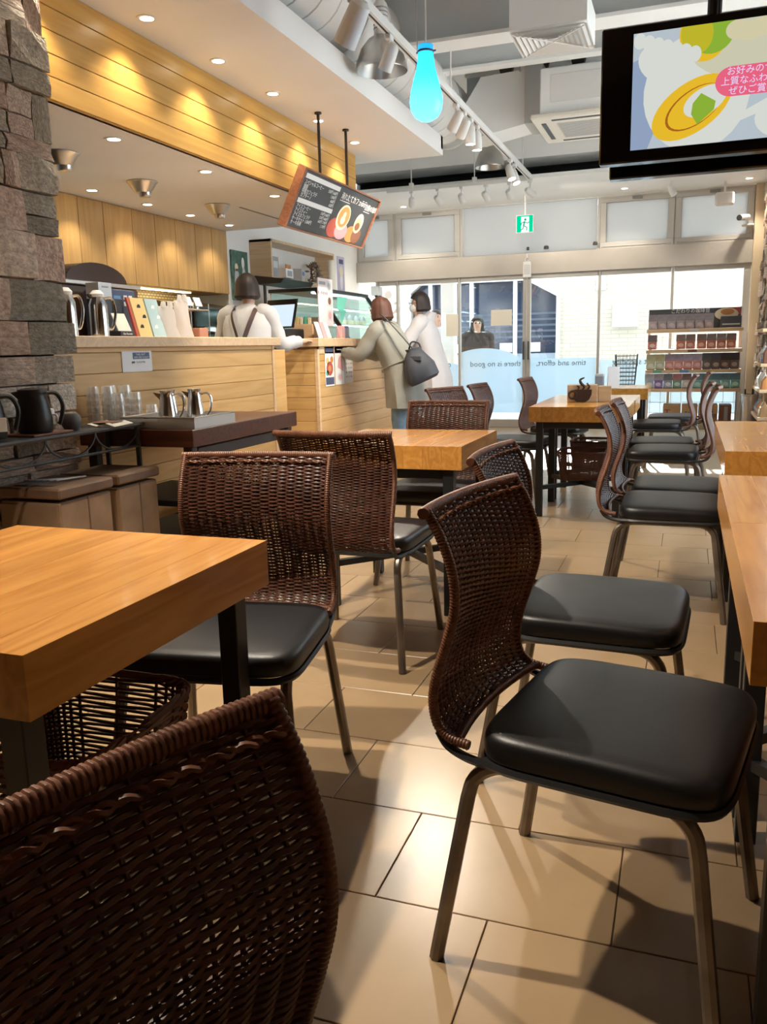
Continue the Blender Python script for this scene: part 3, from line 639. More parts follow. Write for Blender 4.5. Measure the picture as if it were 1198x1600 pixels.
o = thing('price_card', 'cream card in a small black stand on the oak counter', 'card', (-3.06, 4.15, ZT)); MB().prism([(0, .035), (.004, .035), (-.04, .135), (-.044, .135)], -.06, .06, 'XZ').build('card', 'cream_paper', o); MB().bbox(-.05, .02, -.065, .065, 0, .035, .003).build('stand', 'organiser_black', o); text_on('Our Favorite', .016, 'ink_white', o, basis((0, 1, 0), (0, 0, 1), (.0206, 0, .018)))
o = thing('white_carton', 'white carton standing on the black organiser', 'carton', (-3.25, 4.20, ZT + .226)); MB().bbox(-.05, .04, -.06, .06, 0, .09, .002).build('carton', cm('bluish_card', (.68, .74, .80)), o); rect(o, -.03, .03, .06, .07, 'p_grey', .0402)
o = thing('label_printer', 'navy device with a small blue panel behind the yellow folder', 'device', (-3.42, 4.52, ZT)); MB().bbox(-.10, .09, -.13, .13, 0, .30, .008).build('body', 'p_navy', o); MB().box(.09, .092, -.09, -.02, .21, .26).build('screen', 'p_blue', o); 
for k in range(4): MB().box(.09, .092, .01 + (k % 2) * .05, .045 + (k % 2) * .05, .20 + (k // 2) * .04, .225 + (k // 2) * .04).build('key', 'paper', o)
for k, (lab, col, yy, w) in enumerate((('red booklet standing left of the yellow folder', 'p_red', 4.315, .022), ('yellow menu folder with round prints on the counter', 'p_yellow', 4.40, .13), ('teal menu folder with white prints on the counter', 'p_teal', 4.545, .13))):
    o = thing('menu_folder', lab, 'folder', (-3.10, yy, ZT)); MB().prism([(-.0, 0), (.014, 0), (-.046, .235), (-.06, .235)], -w / 2, w / 2, 'XZ').build('cover', col, o)
    if k:
        for q in range(3):
            z = .06 + q * .06; blob(o, (-.02, .03, 0)[q], z, .018, .018, 'ink' if k == 1 else 'ink_white', .0145 - .06 / .235 * z)
def plastic_bag(name, label, y, w, h, x=-3.12, seed=1):
    random.seed(seed); o = thing(name, label, 'bag', (x, y, ZT)); rings = []
    for i in range(7):
        t = i / 6; ring = []
        for k in range(16):
            a = 2 * math.pi * k / 16; rr = 1 + .10 * math.sin(3 * a + i) + random.uniform(-.05, .05)
            ring.append((.055 * (1 - .55 * t) * rr * math.cos(a) - .02 * t, w / 2 * (1 - .18 * t) * rr * math.sin(a), h * t * (1 - (.0 if t < .9 else .06 * random.random()))))
        rings.append(ring)
    MB().loft(rings).build('pouch', MT['bag_white'], o, True); MB().prism([(-w * .3, h * .95), (-w * .22, h * 1.12), (-w * .12, h * 1.1), (-w * .1, h * .95)], -.01, .01, 'YZ').prism([(w * .1, h * .95), (w * .12, h * 1.14), (w * .24, h * 1.13), (w * .3, h * .95)], -.01, .01, 'YZ').build('handle', MT['bag_white'], o)
MT['bag_white'] = glass('white_plastic_bag', (.9, .9, .9), .04, .3, .88, (.82, .80, .78))
plastic_bag('carrier_bag', 'crumpled white plastic bag on the counter beside the teal folder', 4.68, .2, .20, seed=4)
plastic_bag('carrier_bag', 'tall white plastic bag pack with a square hole print on the counter', 4.86, .16, .245, seed=9)
o = thing('brown_box', 'small reddish brown box at the end of the plastic bags', 'box', (-3.12, 5.02, ZT)); MB().bbox(-.05, .05, -.05, .06, 0, .065, .003).build('box', cm('red_brown', (.36, .16, .10)), o)
# ---- ceiling mounted menu board
mb = thing('menu_board', 'tilted wood framed coffee menu board hanging from two black rods', 'menu board', (-2.63, 5.82, 2.39))
tl = Vector((0, 0, 0)); dn = Vector((-.185, 0, -.375)); L_ = 1.55
nrm = Vector((.375, 0, -.185)).normalized(); dnu = dn.normalized(); Hm = dn.length
Mb = Matrix(((0, -dnu.x, nrm.x, 0), (1, 0, 0, 0), (0, -dnu.z, nrm.z, 0), (0, 0, 0, 1)))   # local x along the board, y up the board, z out of its face
def mpart(mbld, name, mat, p=None):
    o = mbld.build(name, mat, p or mb)
    if p is None: o.matrix_local = Mb
    return o
mpart(MB().bbox(0, L_, -Hm, 0, -.055, -.002, .003), 'panel', cm('menu_black', (.055, .058, .062), rough=.5))
mpart(MB().bbox(-.02, 0, -Hm - .015, .015, -.06, .012).bbox(L_, L_ + .02, -Hm - .015, .015, -.06, .012).bbox(0, L_, 0, .015, -.06, .012).bbox(0, L_, -Hm - .015, -Hm, -.06, .012), 'frame', wood('menu_frame', (.24, .09, .045), (.36, .15, .08), .4, 'X'))
mpart(MB().box(.04, .68, -.055, -.02, -.002, .0), 'heading_bar', 'paper'); mpart(MB().box(.04, .68, -.235, -.20, -.002, .0), 'heading_bar', 'paper')
def mtext(s, x, y, size, align='LEFT', col='ink_white'):
    o = link('lettering', text_mesh(s, size, col, 'lettering', align), mb); o.matrix_local = Mb @ Matrix.Translation((x, y, .0015))
for i, (a, b) in enumerate((('スペシャルコーヒー', '550円 660円'), ('珈琲', '1,060円'), ('特製カフェラテ', '660円'), ('カプチーノ', '620円'))): mtext(a, .05, -.082 - i * .032, .038); mtext(b, .66, -.082 - i * .032, .034, 'RIGHT')
for i, (a, b) in enumerate((('アイスコーヒー', '550円 660円'), ('アイスティー', '550円 660円'), ('アイスカフェラテ', '660円 770円'), ('ケーキセット 1,060円', '1,170円'), ('ケーキ各種', ''))): mtext(a, .05, -.258 - i * .031, .036); mtext(b, .66, -.258 - i * .031, .032, 'RIGHT')
mtext('淹れたてカフェラテ', .74, -.075, .062); mtext('HOT', 1.16, -.08, .045); mtext('自慢の珈琲', 1.28, -.09, .058)
mpart(MB().box(.74, .95, -.112, -.107, 0, .001), 'underline', 'paper'); mpart(MB().box(1.28, 1.42, -.128, -.124, 0, .001), 'underline', 'paper')
def disc(cx, cy, rx, ry, mat, z, name='picture', n=24): mpart(MB().prism([(cx + rx * math.cos(2 * math.pi * k / n), cy + ry * math.sin(2 * math.pi * k / n)) for k in range(n)], z, z + .0005, 'XY'), name, mat)
disc(.82, -.33, .14, .08, 'p_red', .0002); disc(.98, -.34, .13, .07, 'p_pink', .0004); disc(1.20, -.34, .13, .07, 'p_orange', .0003); disc(1.32, -.34, .10, .07, 'p_brown', .0006)
disc(.93, -.23, .13, .105, 'p_cream', .001); disc(.935, -.225, .108, .085, 'p_orange', .002); disc(.93, -.25, .045, .035, 'p_cream', .003); disc(.935, -.21, .028, .028, 'p_cream', .003)
disc(1.28, -.235, .09, .085, 'p_cream', .001); disc(1.275, -.245, .068, .06, 'p_yellow', .002); disc(1.27, -.262, .05, .035, 'p_brown', .003)
for yy in (.27, .81):
    MB().tube([(-.01, yy, .0), (-.01, yy, ZC - 2.39)], .011, 8).lathe([(.026, ZC - 2.39 - .012), (.026, ZC - 2.39)], 12, (-.01, yy, 0)).build('rod', cm('dark_rod', (.02, .012, .010), rough=.35), mb)

# ================================================================== TABLES
random.seed(11)
def make_table(label, x0, x1, y0, y1, z=.72, th=.096):
    cx, cy = (x0 + x1) / 2, (y0 + y1) / 2; w, d = x1 - x0, y1 - y0
    t = thing('cafe_table', label, 'table', (cx, cy, 0), 0, 'square oak cafe tables')
    top = bpy.data.objects.new('tabletop', None); COL.objects.link(top); top.parent = t
    n = 8; sw = w / n
    me = MB().bbox(-sw / 2 + .0001, sw / 2 - .0001, -d / 2, d / 2, z - th, z, .0005).mesh('stave', 'oak')
    for k in range(n): link('stave', me, top, loc=(-w / 2 + sw * (k + .5), 0, 0))
    lx, ly = w / 2 - .065, d / 2 - .05
    lg = MB().bbox(-.022, .022, -.022, .022, .0, z - th - .001, .002).mesh('leg', 'black')
    for sx in (-1, 1):
        for sy in (-1, 1): link('leg', lg, t, loc=(sx * lx, sy * ly, 0))
    for sy in (-1, 1): MB().bbox(-lx, lx, sy * ly - .012, sy * ly + .012, z - th - .045, z - th - .002).build('apron', 'black', t)
    for s in (-1, 1): MB().tube([(-lx, -s * ly, .19 - .0 * s), (lx, s * ly, .19)], .019, 4).build('stretcher', 'black', t)
    return t
make_table('oak table top nearest the stone wall, with a large basket beneath it', -1.474, -.815, .83, 1.53)
make_table('oak table standing between two wicker chairs in front of the till counter', -1.485, -.827, 3.22, 3.89)
make_table('oak table carrying the coffee cup shaped napkin holder', -.94, -.322, 5.39, 6.03)
make_table('oak table pushed against the one with the napkin holder', -.94, -.318, 6.036, 6.675)
make_table('pale sunlit oak table nearest the glass front', -.98, -.30, 7.6, 8.25)
make_table('oak table in the right hand row, facing the front wicker chairs', .105, .79, 1.235, 1.935)
make_table('oak table in the right hand row, end of the front pair', .105, .79, 1.937, 2.635)
make_table('oak table in the right hand row, start of the rear pair', .146, .80, 3.22, 3.83)
make_table('oak table in the right hand row, sunlit end of the rear pair', .146, .80, 3.833, 4.445)

# ================================================================== WICKER CHAIRS
PR = resample(catmull([(-.205, 0, .425), (-.245, 0, .432), (-.268, 0, .455), (-.275, 0, .50), (-.266, 0, .55), (-.247, 0, .61), (-.232, 0, .67), (-.235, 0, .73), (-.256, 0, .79), (-.284, 0, .838)], 8), 400)
def prof_at(t):
    i = min(398, max(0, int(t * 399))); p = PR[i].lerp(PR[i + 1], t * 399 - i); tg = (PR[min(399, i + 4)] - PR[max(0, i - 4)]).normalized()
    return p, Vector((tg.z, 0, -tg.x))      # point and forward normal
def bow(v): return -.022 * (1 - v * v)
def make_woven():
    """rattan strands woven over and under upright stakes, following the curved back"""
    m = MB(); nst = 16; rows = 90; hw = .196
    for r in range(rows):
        t = .055 + .92 * r / (rows - 1); p, nn = prof_at(t); pts = []
        wdt = hw
        for k in range(nst * 3 + 1):
            v = -1 + 2 * k / (nst * 3); ph = (k / 3) * math.pi + (math.pi if r % 2 else 0)
            off = .0036 * math.sin(ph + math.pi / 2)
            q = p + nn * off; pts.append((q.x + bow(v), v * wdt, q.z + random.uniform(-.0006, .0006)))
        m.tube(pts, 0.0030, 5, caps=False)
    for k in range(nst + 1):
        v = -1 + 2 * k / nst
        if k in (0, nst): continue
        m.tube([(prof_at(.055 + .92 * i / 24)[0].x + bow(v), v * hw, prof_at(.055 + .92 * i / 24)[0].z) for i in range(25)], .0022, 5, caps=False)
    return m.mesh('woven_back', 'rattan', True)
def wrapped(path_fn, length, r, pitch=.0056, dep=.12):
    n = int(length / pitch); pts = []; rs = []
    for i in range(n):
        for q, f in ((0, 1 - dep), (.25, 1), (.6, 1.0)):
            t = (i + q) / n; pts.append(path_fn(t)); rs.append(r * f)
    pts.append(path_fn(1)); rs.append(r * (1 - dep)); return MB().tube(pts, rs, 9)
random.seed(5)
woven_me = make_woven()
def side_path(s): return lambda t: (prof_at(t)[0].x, s * .203, prof_at(t)[0].z)
def rail_me(s): return wrapped(side_path(s), .46, .0092).mesh('side_rail', 'rattan_rail', True)
rl, rr_ = rail_me(-1), rail_me(1)
tp = prof_at(1.0)[0]
top_me = wrapped(lambda t: (tp.x + bow(-1 + 2 * t), -.214 + .428 * t, tp.z - .004), .428, .0112).mesh('top_rail', 'rattan_rail', True)
bp_ = prof_at(.045)[0]
bot_me = wrapped(lambda t: (bp_.x + bow(-1 + 2 * t), -.203 + .406 * t, bp_.z + .003), .406, .0085).mesh('bottom_rail', 'rattan_rail', True)
brd_me = MB()
for q in range(2):
    brd_me.tube([(prof_at(.955 - q * .012)[0].x + bow(-1 + 2 * k / 240) + .008 + .0018 * math.sin(k * .42 + q * math.pi), -.196 + .392 * k / 240, prof_at(.955)[0].z + 0.0022 * math.cos(k * .42 + q * math.pi)) for k in range(241)], .0026, 5)
brd_me = brd_me.mesh('braid', 'rattan_rail', True)
def superell(a, b, n, N=40, sx=0):
    out = []
    for k in range(N):
        t = 2 * math.pi * k / N; c, s = math.cos(t), math.sin(t)
        out.append((a * math.copysign(abs(c) ** (2 / n), c) + sx, b * math.copysign(abs(s) ** (2 / n), s)))
    return out
def seat_mesh():
    rings = []
    for sc, z in ((.95, .407), (.99, .411), (1.0, .420), (1.0, .436), (.988, .447), (.965, .4545), (.92, .459), (.82, .462), (.5, .465), (.02, .466)):
        rings.append([(x + .012, y, z - (.004 * max(0, x / .2) if z > .44 else 0)) for x, y in superell(.208 * sc, .224 * sc, 6.5, 56)])
    return MB().loft(rings).mesh('seat', 'leather', True)
seat_me = seat_mesh()
sf = MB().tube([(x + .012, y, .401) for x, y in superell(.205, .221, 6.5, 40)], .0085, 6, closed=True)
for s in (-1, 1): sf.tube(catmull([(-.15, s * .212, .401), (-.205, s * .206, .402), (-.245, s * .203, .415), (-.264, s * .203, .44)], 4), .008, 6)
sf.bbox(-.17, .16, -.2, .2, .394, .406, .003)
frame_me = sf.mesh('seat_frame', 'black', True)
def leg_mesh(fx, s):
    sg = 1 if fx > 0 else -1
    top = [(0, s * .188, .394), (fx * .42, s * .188, .394), (fx * .62, s * .190, .388), (fx * .755, s * .195, .362), (fx * .80, s * .199, .325), (fx, s * .228, 0)]
    pts = catmull(top[:5], 4) + [Vector(top[4]).lerp(Vector(top[5]), k / 4) for k in (1, 2, 3, 4)]
    return MB().tube(pts, [(.0135, .0135)] * len(pts), 8).mesh('leg', 'bronze', True)
legs_me = [leg_mesh(-.262, -1), leg_mesh(-.262, 1), leg_mesh(.225, -1), leg_mesh(.225, 1)]
CH_G = 'wicker cafe chairs with black padded seats'
def make_chair():
    t = thing('wicker_chair', '', 'chair', (0, 0, 0), 0, CH_G)
    link('seat', seat_me, t); link('seat_frame', frame_me, t); link('woven_back', woven_me, t, 'stuff'); link('braid', brd_me, t)
    link('side_rail', rl, t); link('side_rail', rr_, t); link('top_rail', top_me, t); link('bottom_rail', bot_me, t)
    for l in legs_me: link('leg', l, t)
    return t
proto = make_chair()
D = math.radians
chairs = [  # x, y, heading (deg, 0 = facing +x), label
    (-.09, 1.485, -10.5, 'wicker chair with a wide black seat at the near right hand table, slightly turned'),
    (-.19, 2.17, -3, 'second wicker chair along the front pair of right hand tables, black seat in view'),
    (-.04, 3.67, 0, 'wicker chair at the start of the rear right hand tables'),
    (-.018, 4.148, 0, 'wicker chair second along the rear right hand tables'),
    (-.084, .282, -16, 'wicker chair seen close up with its top rail wrapped in cane'),
    (-1.03, 1.71, -80.5, 'wicker chair on the far side of the oak table with the large basket, facing it'),
    (-1.11, 2.86, 90, 'wicker chair with its back turned, pulled up to the table before the till counter'),
    (-1.125, 3.84, -90, 'wicker chair on the far side of the table before the till counter'),
    (-1.26, 5.40, -20, 'pale sunlit wicker chair standing askew beyond the table before the till counter'),
    (-1.14, 5.99, -5, 'sunlit wicker chair facing the table that carries the napkin holder'),
    (-.98, 7.03, -5, 'sunlit wicker chair by the frosted glass doors, left of the joined tables'),
    (-.10, 5.52, 178, 'wicker chair facing the joined tables from the aisle, nearest the right hand rear pair'),
    (-.125, 6.0, 179, 'wicker chair facing the joined tables from the aisle, second in line'),
    (-.21, 7.40, 180, 'wicker chair facing the pale sunlit table from the aisle'),
    (-.09, 8.05, 180, 'wicker chair by the product rack, last along the aisle'),
]
for i, (x, y, a, lab) in enumerate(chairs):
    if i == 0: proto.location = (x, y, 0); proto.rotation_euler = (0, 0, D(a)); proto['label'] = lab
    else: dup(proto, (x, y, 0), D(a), lab)

# ================================================================== BASKETS
def basket_meshes(w=.36, d=.34, hgt=.215, rows=24, st=52):
    per = superell(.5, .5, 6, st * 2)
    m = MB()
    for r in range(rows):
        z = .006 + (hgt - .016) * r / (rows - 1); k = .86 + .14 * r / (rows - 1); pts = []
        for i, (a, b) in enumerate(per):
            off = .004 * (1 if (i // 2 + r) % 2 else -1) * (1 if i % 2 == 0 else 0)
            L = math.hypot(a, b); pts.append((a * w * k + a / L * off, b * d * k + b / L * off, z))
        m.tube(pts, .0033, 4, closed=True)
    for i in range(0, st * 2, 2):
        a, b = per[i]; m.tube([(a * w * .86, b * d * .86, 0), (a * w, b * d, hgt)], .003, 4, caps=False)
    wv = m.mesh('woven_side', 'basket', True)
    rim = MB()
    for q in range(3): rim.tube([(a * w * 1.01 + .004 * math.cos(i * .7 + q * 2.1) * a, b * d * 1.01 + .004 * math.cos(i * .7 + q * 2.1) * b, hgt + .005 * math.sin(i * .7 + q * 2.1)) for i, (a, b) in enumerate(per)], .0048, 5, closed=True)
    rim = rim.mesh('rim', 'basket', True)
    bot = MB().prism([(a * w * .855, b * d * .855) for a, b in superell(.5, .5, 6, 40)], .001, .006, 'XY').mesh('base', 'basket')
    return wv, rim, bot
bk = basket_meshes()
def basket(label, x, y, z, rz=0, s=1):
    t = thing('rattan_basket', label, 'basket', (x, y, z), rz, 'rattan baggage baskets under the tables'); link('woven_side', bk[0], t, 'stuff'); link('rim', bk[1], t); link('base', bk[2], t); t.scale = (s, s, s)
basket('open rattan basket under the oak table nearest the stone wall', -1.10, 1.19, .212, .03, 1.1)
basket('rattan basket on the floor left of the oak table nearest the stone wall', -1.72, 1.22, .0, 0)
basket('rattan basket on the stretcher of the table with the napkin holder', -.64, 5.78, .212, 0, .86)
basket('rattan basket under the near right hand table', .42, 1.55, .212, 0)
basket('rattan basket under the table joined to the one with the napkin holder', -.62, 6.36, .212, 0, .9)

# ================================================================== ON THE TABLE
o = thing('napkin_holder', 'wooden napkin box with a dark steaming coffee cup cut-out', 'napkin holder', (-.655, 5.84, .7205), .12)
MB().bbox(-.10, .10, .0, .12, 0, .115, .002).build('box', 'oak_light', o); MB().bbox(.105, .19, .01, .11, 0, .105, .002).build('side_box', 'oak_light', o)
cup = [(-.055, .085), (.062, .085), (.060, .05), (.045, .018), (.02, .0), (-.035, .0), (-.055, .02)]
DW = cm('dark_cutout', (.045, .022, .014), rough=.6)
m = MB().prism(cup, -.012, -.001, 'XZ'); m.build('cup_shape', DW, o)
MB().tube([(-.062 + .026 * math.cos(a), -.006, .05 + .026 * math.sin(a)) for a in [2 * math.pi * k / 16 for k in range(16)]], .008, 6, closed=True).build('cup_handle', DW, o)
MB().tube(catmull([(0, -.006, .085), (.012, -.006, .105), (-.008, -.006, .125), (-.016, -.006, .15), (.012, -.006, .165)], 4), [.004 + .007 * math.sin(math.pi * i / 16) for i in range(17)], 6).tube(catmull([(-.03, -.006, .086), (-.022, -.006, .1), (-.036, -.006, .112)], 4), .005, 6).tube(catmull([(.035, -.006, .086), (.046, -.006, .105), (.034, -.006, .12), (.03, -.006, .13)], 4), .006, 6).build('steam', DW, o)
o = thing('menu_card_stand', 'white folded menu card on the pale sunlit table', 'menu card', (-.60, 7.72, .7205), .2); MB().prism([(-.03, 0), (-.026, 0), (0, .17), (.026, 0), (.03, 0), (.002, .185), (-.002, .185)], -.05, .05, 'YZ').build('card', 'paper', o)
o = thing('condiment_box', 'grey condiment box beside the folded menu card', 'condiment box', (-.72, 7.74, .7205)); MB().bbox(-.035, .035, -.05, .05, 0, .12, .004).build('box', cm('grey_box', (.28, .31, .36)), o); MB().bbox(-.037, .037, -.052, .052, .10, .125, .004).build('lid', 'p_lgrey', o)

# ================================================================== WATER STATION, RACK AND BINS BY THE STONE WALL
sb = thing('water_station', 'dark brown side table with open lower shelves before the oak counter', 'side table', (-2.53, 3.44, 0))
MB().bbox(-.33, .33, 0, 1.15, .665, .75, .004).build('tabletop', 'walnut', sb)
for (xx, yy) in ((-.28, .05), (.28, .05), (-.28, 1.1), (.28, 1.1)): MB().bbox(xx - .025, xx + .025, yy - .025, yy + .025, 0, .665).build('leg', cm('dark_leg', (.03, .015, .01)), sb)
MB().bbox(.255, .305, .08, 1.08, .60, .655).build('side_rail', 'dark_leg', sb)
for z in (.16, .36): MB().bbox(-.26, .26, .06, .66, z, z + .03).build('lower_shelf', 'black', sb)
MB().tube([(.28, .66, .36), (.28, .66, .0)], .015, 4).build('shelf_post', 'black', sb)
o = thing('steel_tray', 'shallow stainless tray under the steel water jugs', 'tray', (-2.405, 3.60, .751)); m = MB()
m.box(-.22, .20, -.13, .26, 0, .004).box(-.22, -.212, -.13, .26, .004, .055).box(.192, .20, -.13, .26, .004, .055).box(-.212, .192, -.13, -.122, .004, .055).box(-.212, .192, .252, .26, .004, .055); m.build('tray', cm('tray_steel', (.62, .60, .58), rough=.35, metal=.55), o)
MB().bbox(-.225, .205, -.135, -.12, .05, .058).bbox(-.225, .205, .25, .265, .05, .058).bbox(.19, .205, -.12, .25, .05, .058).bbox(-.225, -.21, -.12, .25, .05, .058).build('rolled_rim', 'chrome', o)
def water_jug(label, x, y, rz, s=1):
    o = thing('water_jug', label, 'jug', (x, y, .756), rz); o.scale = (.74 * s, .74 * s, .74 * s)
    MB().lathe([(.064, 0), (.066, .008), (.058, .09), (.046, .18), (.041, .21), (.046, .232), (.043, .230), (.036, .20)], 22).build('body', 'chrome', o, True)
    MB().lathe([(.044, .228), (.046, .236), (.02, .240), (0, .241)], 18).build('lid', 'chrome', o, True)
    MB().tube(catmull([(.044, 0, .20), (.085, 0, .205), (.112, 0, .17), (.105, 0, .09), (.075, 0, .045), (.062, 0, .04)], 5), .008, 7).build('handle', 'chrome', o, True)
    MB().prism([(-.04, .17), (-.085, .225), (-.04, .215)], -.018, .018, 'XZ').build('spout', 'chrome', o)
water_jug('tapered steel water jug with lid in the tray, left of its twin', -2.44, 3.60, .5)
water_jug('tapered steel water jug with lid in the tray, handle towards the till counter', -2.36, 3.73, .6)
water_jug('tapered steel water jug half hidden behind the other two', -2.53, 3.76, .9, .96)
gme = MB().lathe([(.036, 0), (.037, .004), (.034, .008), (.030, .050), (.028, .060), (.0, .060), (0, .057), (.026, .057), (.028, .048), (.033, 0)], 16, caps=False).mesh('tumbler', 'tumbler', True)
for ci, (gx, gy, n) in enumerate(((-2.82, 3.52, 5), (-2.82, 3.66, 5), (-2.745, 3.54, 5), (-2.745, 3.68, 5), (-2.67, 3.52, 4), (-2.67, 3.66, 4), (-2.67, 3.80, 2))):
    for k in range(n):
        o = link('tumbler', gme, None, loc=(gx, gy, 0.752 + k * .036))
        tag(o, 'clear tumbler upside down in the stacks on the dark side table' if k < n - 1 else 'clear tumbler upside down on top of its stack on the dark side table', 'glass', 'stacked clear tumblers')
# ---- black wire console rack
rk = thing('console_rack', 'black wrought iron rack with looped apron against the stone wall', 'rack', (-2.60, 2.4, 0))
MB().bbox(-.09, .10, -.6, 1.06, .772, .782, .002).build('top_sheet', cm('iron_grey', (.05, .05, .052), rough=.4), rk)
MB().tube([(.105, -.6, .775), (.105, 1.07, .775)], .010, 6).tube([(.105, -.6, .675), (.105, 1.024, .675)], .007, 6).build('front_rail', 'iron_grey', rk)
for k in range(5):
    y0 = -.55 + k * .314; MB().tube([(.105, y0 + .157 - .157 * math.cos(math.pi * q / 12), .772 - .095 * math.sin(math.pi * q / 12)) for q in range(13)], .005, 5).build('loop', 'iron_grey', rk)
for (xx, yy) in ((.10, 1.024), (-.08, 1.024), (.10, -.55), (-.08, -.55)): MB().tube([(xx, yy, 0), (xx, yy, .77)], .013, 6).build('leg', 'iron_grey', rk)
MB().bbox(-.085, .08, .36, .60, .783, .792, .002).build('wooden_mat', cm('mat_brown', (.22, .09, .05)), rk)
def kettle(label, x, y, rz):
    o = thing('coffee_server', label, 'jug', (x, y, .793), rz)
    MB().lathe([(.066, 0), (.070, .01), (.072, .06), (.062, .13), (.054, .155), (.058, .17)], 22).build('body', cm('matte_black', (.012, .012, .014), rough=.4), o, True)
    MB().lathe([(.058, .168), (.058, .182), (.03, .188), (0, .189)], 20).build('lid', 'black', o, True)
    MB().tube(catmull([(.052, 0, .165), (.095, 0, .160), (.118, 0, .11), (.105, 0, .045), (.095, 0, .03)], 5), [(.009, .012)] * 21, 7).build('handle', 'black', o, True)
    MB().prism([(-.045, .13), (-.085, .172), (-.045, .178)], -.015, .015, 'XZ').build('spout', 'black', o)
    return o
kettle('black insulated coffee server with its handle to the oak counter', -2.60, 2.86, .9)
o = kettle('black insulated coffee server with a white sticker', -2.60, 2.60, .9); MB().bbox(.02, .06, -.078, -.066, .03, .085, .002).build('sticker', 'paper', o)
o = thing('sugar_pots', 'white sugar pot on the iron rack behind the black server', 'pot', (-2.66, 3.00, .783)); MB().lathe([(.03, 0), (.034, .03), (.034, .09), (.03, .10), (.0, .102)], 16).build('pot', 'paper', o, True); MB().tube(catmull([(.033, 0, .075), (.055, 0, .07), (.055, 0, .035), (.034, 0, .03)], 4), .005, 5).build('handle', 'paper', o)
o = thing('grey_pot', 'round grey pot on the iron rack beside the black server', 'pot', (-2.58, 3.06, .783)); MB().lathe([(.03, 0), (.045, .03), (.042, .06), (.03, .075), (0, .078)], 16).build('pot', cm('grey_pot', (.12, .12, .12)), o, True)
o = thing('open_magazine', 'open magazine lying on the end of the iron rack', 'magazine', (-2.58, 3.30, .783), .2); MB().prism([(-.09, .002), (-.045, .016), (0, .004), (.045, .016), (.09, .002), (.09, 0), (-.09, 0)], -.10, .10, 'XZ').build('pages', 'cream_paper', o); rect_ = MB().box(-.06, .06, -.06, .06, .0165, .017).build('photo', 'p_brown', o)
def bin_box(label, y0, y1, x0=-2.70, x1=-2.37, h=.58):
    o = thing('storage_bin', label, 'bin', (0, 0, 0)); m = MB()
    m.bbox(x0 + .01, x1 - .012, y0 + .01, y1 - .01, 0, h - .06, .008).build('body', 'brown_side', o)
    MB().bbox(x0 + .012, x1 - .02, y0 + .004, y0 + .0095, .02, h - .07, .002).build('front_panel', 'brown_side', o)
    MB().bbox(x0, x1, y0, y1, h - .045, h, .008).build('lid', cm('lid_leather', (.17, .10, .06), var=.2, scale=8), o)
    MB().bbox((x0 + x1) / 2 - .05, (x0 + x1) / 2 + .05, y0 - .004, y0 + .004, h - .18, h - .165, .002).build('grip_slot', 'black', o)
    MB().box(x1 - .0125, x1 - .010, y0 + (y1 - y0) * .52, y0 + (y1 - y0) * .54, .01, h - .06).build('seam', 'brown_box', o)
    return o
bin_box('brown leather look bin with cutlery sheets on its lid by the stone wall', 2.70, 3.05)
bin_box('tan brown bin next to the dark side table', 3.08, 3.40)
o = thing('menu_sheets', 'brown printed menu sheets spread on the bin lid', 'menu', (-2.53, 2.88, .5805), .15); MB().bbox(-.12, .06, -.13, .12, 0, .003, .0005).build('sheet', cm('sheet_brown', (.16, .10, .07)), o); MB().bbox(-.11, .0, -.12, .0, .003, .005, .0005).build('sheet', cm('sheet_grey', (.22, .21, .21)), o)
for k in range(6):
    o = thing('paper_straw', 'white wrapped straw lying on the brown menu sheets', 'straw', (-2.60 + .022 * k, 2.86 + .012 * k, .587), .5 + .15 * k, 'wrapped straws on the bin lid'); MB().bbox(-.07, .07, -.005, .005, 0, .005, .001).build('wrapper', 'paper', o)
# cardboard carton stored below the side table
o = thing('cardboard_carton', 'cardboard carton stored under the dark side table', 'carton', (-2.6, 4.33, 0)); MB().bbox(-.18, .18, -.16, .16, 0, .26, .003).build('carton', 'cardboard', o); MB().box(-.02, .02, -.162, .162, .2601, .2606).build('tape', 'p_cream', o)

# ================================================================== LAMPS
WARM = (1, .87, .68); NEUT = (1, .88, .72)
def downlight(label, x, y, z, e, grp, ang=95, col=WARM, tgt=None):
    t = thing('downlight', label, 'ceiling light', (x, y, z), 0, grp)
    MB().lathe([(.052, -.004), (.052, 0), (.036, 0), (.036, -.004), (.052, -.004)], 20, caps=False).build('trim_ring', 'paper', t, True)
    MB().lathe([(.036, -.0025), (0.0, -.0024)], 18).build('lens', 'lens_on', t)
    if e: spot('downlight_beam' if y > 3.5 else 'downlight_beam_offscreen', (x, y, z - .015), tgt or (x, y, 0), e, ang, col, .03, .6, t)
for k, y in enumerate((3.38, 4.10, 4.82, 5.54, 6.30, 7.06)): downlight('small round downlight in the dropped ceiling along the oak fascia', -2.73, y, ZC, 18, 'downlights along the oak fascia', 110)
for k, y in enumerate((4.26, 5.24, 6.26)): downlight('small round downlight in the low servery ceiling behind the oak fascia', -3.11, y, ZS, 12, 'downlights in the servery ceiling', 110)
for k, y in enumerate((5.44, 6.13, 6.77, 7.45)): downlight('small round downlight in front of the oak wall cabinets', -4.20, y, ZS, 10, 'downlights before the wall cabinets', 110, WARM)
def ceiling_speaker(label, x, y, s=1):
    t = thing('ceiling_spot', label, 'ceiling light', (x, y, ZS), 0, 'silver eyeball spots in the servery ceiling')
    MB().lathe([(.105, 0), (.11, -.005), (.098, -.014), (.07, -.055), (.054, -.072), (.052, -.075)], 24).build('bowl', 'steel', t, True)
    MB().lathe([(.044, -.072), (.042, -.098), (.036, -.105), (0, -.105)], 18, (.012, .008, 0)).build('nozzle', 'steel', t, True)
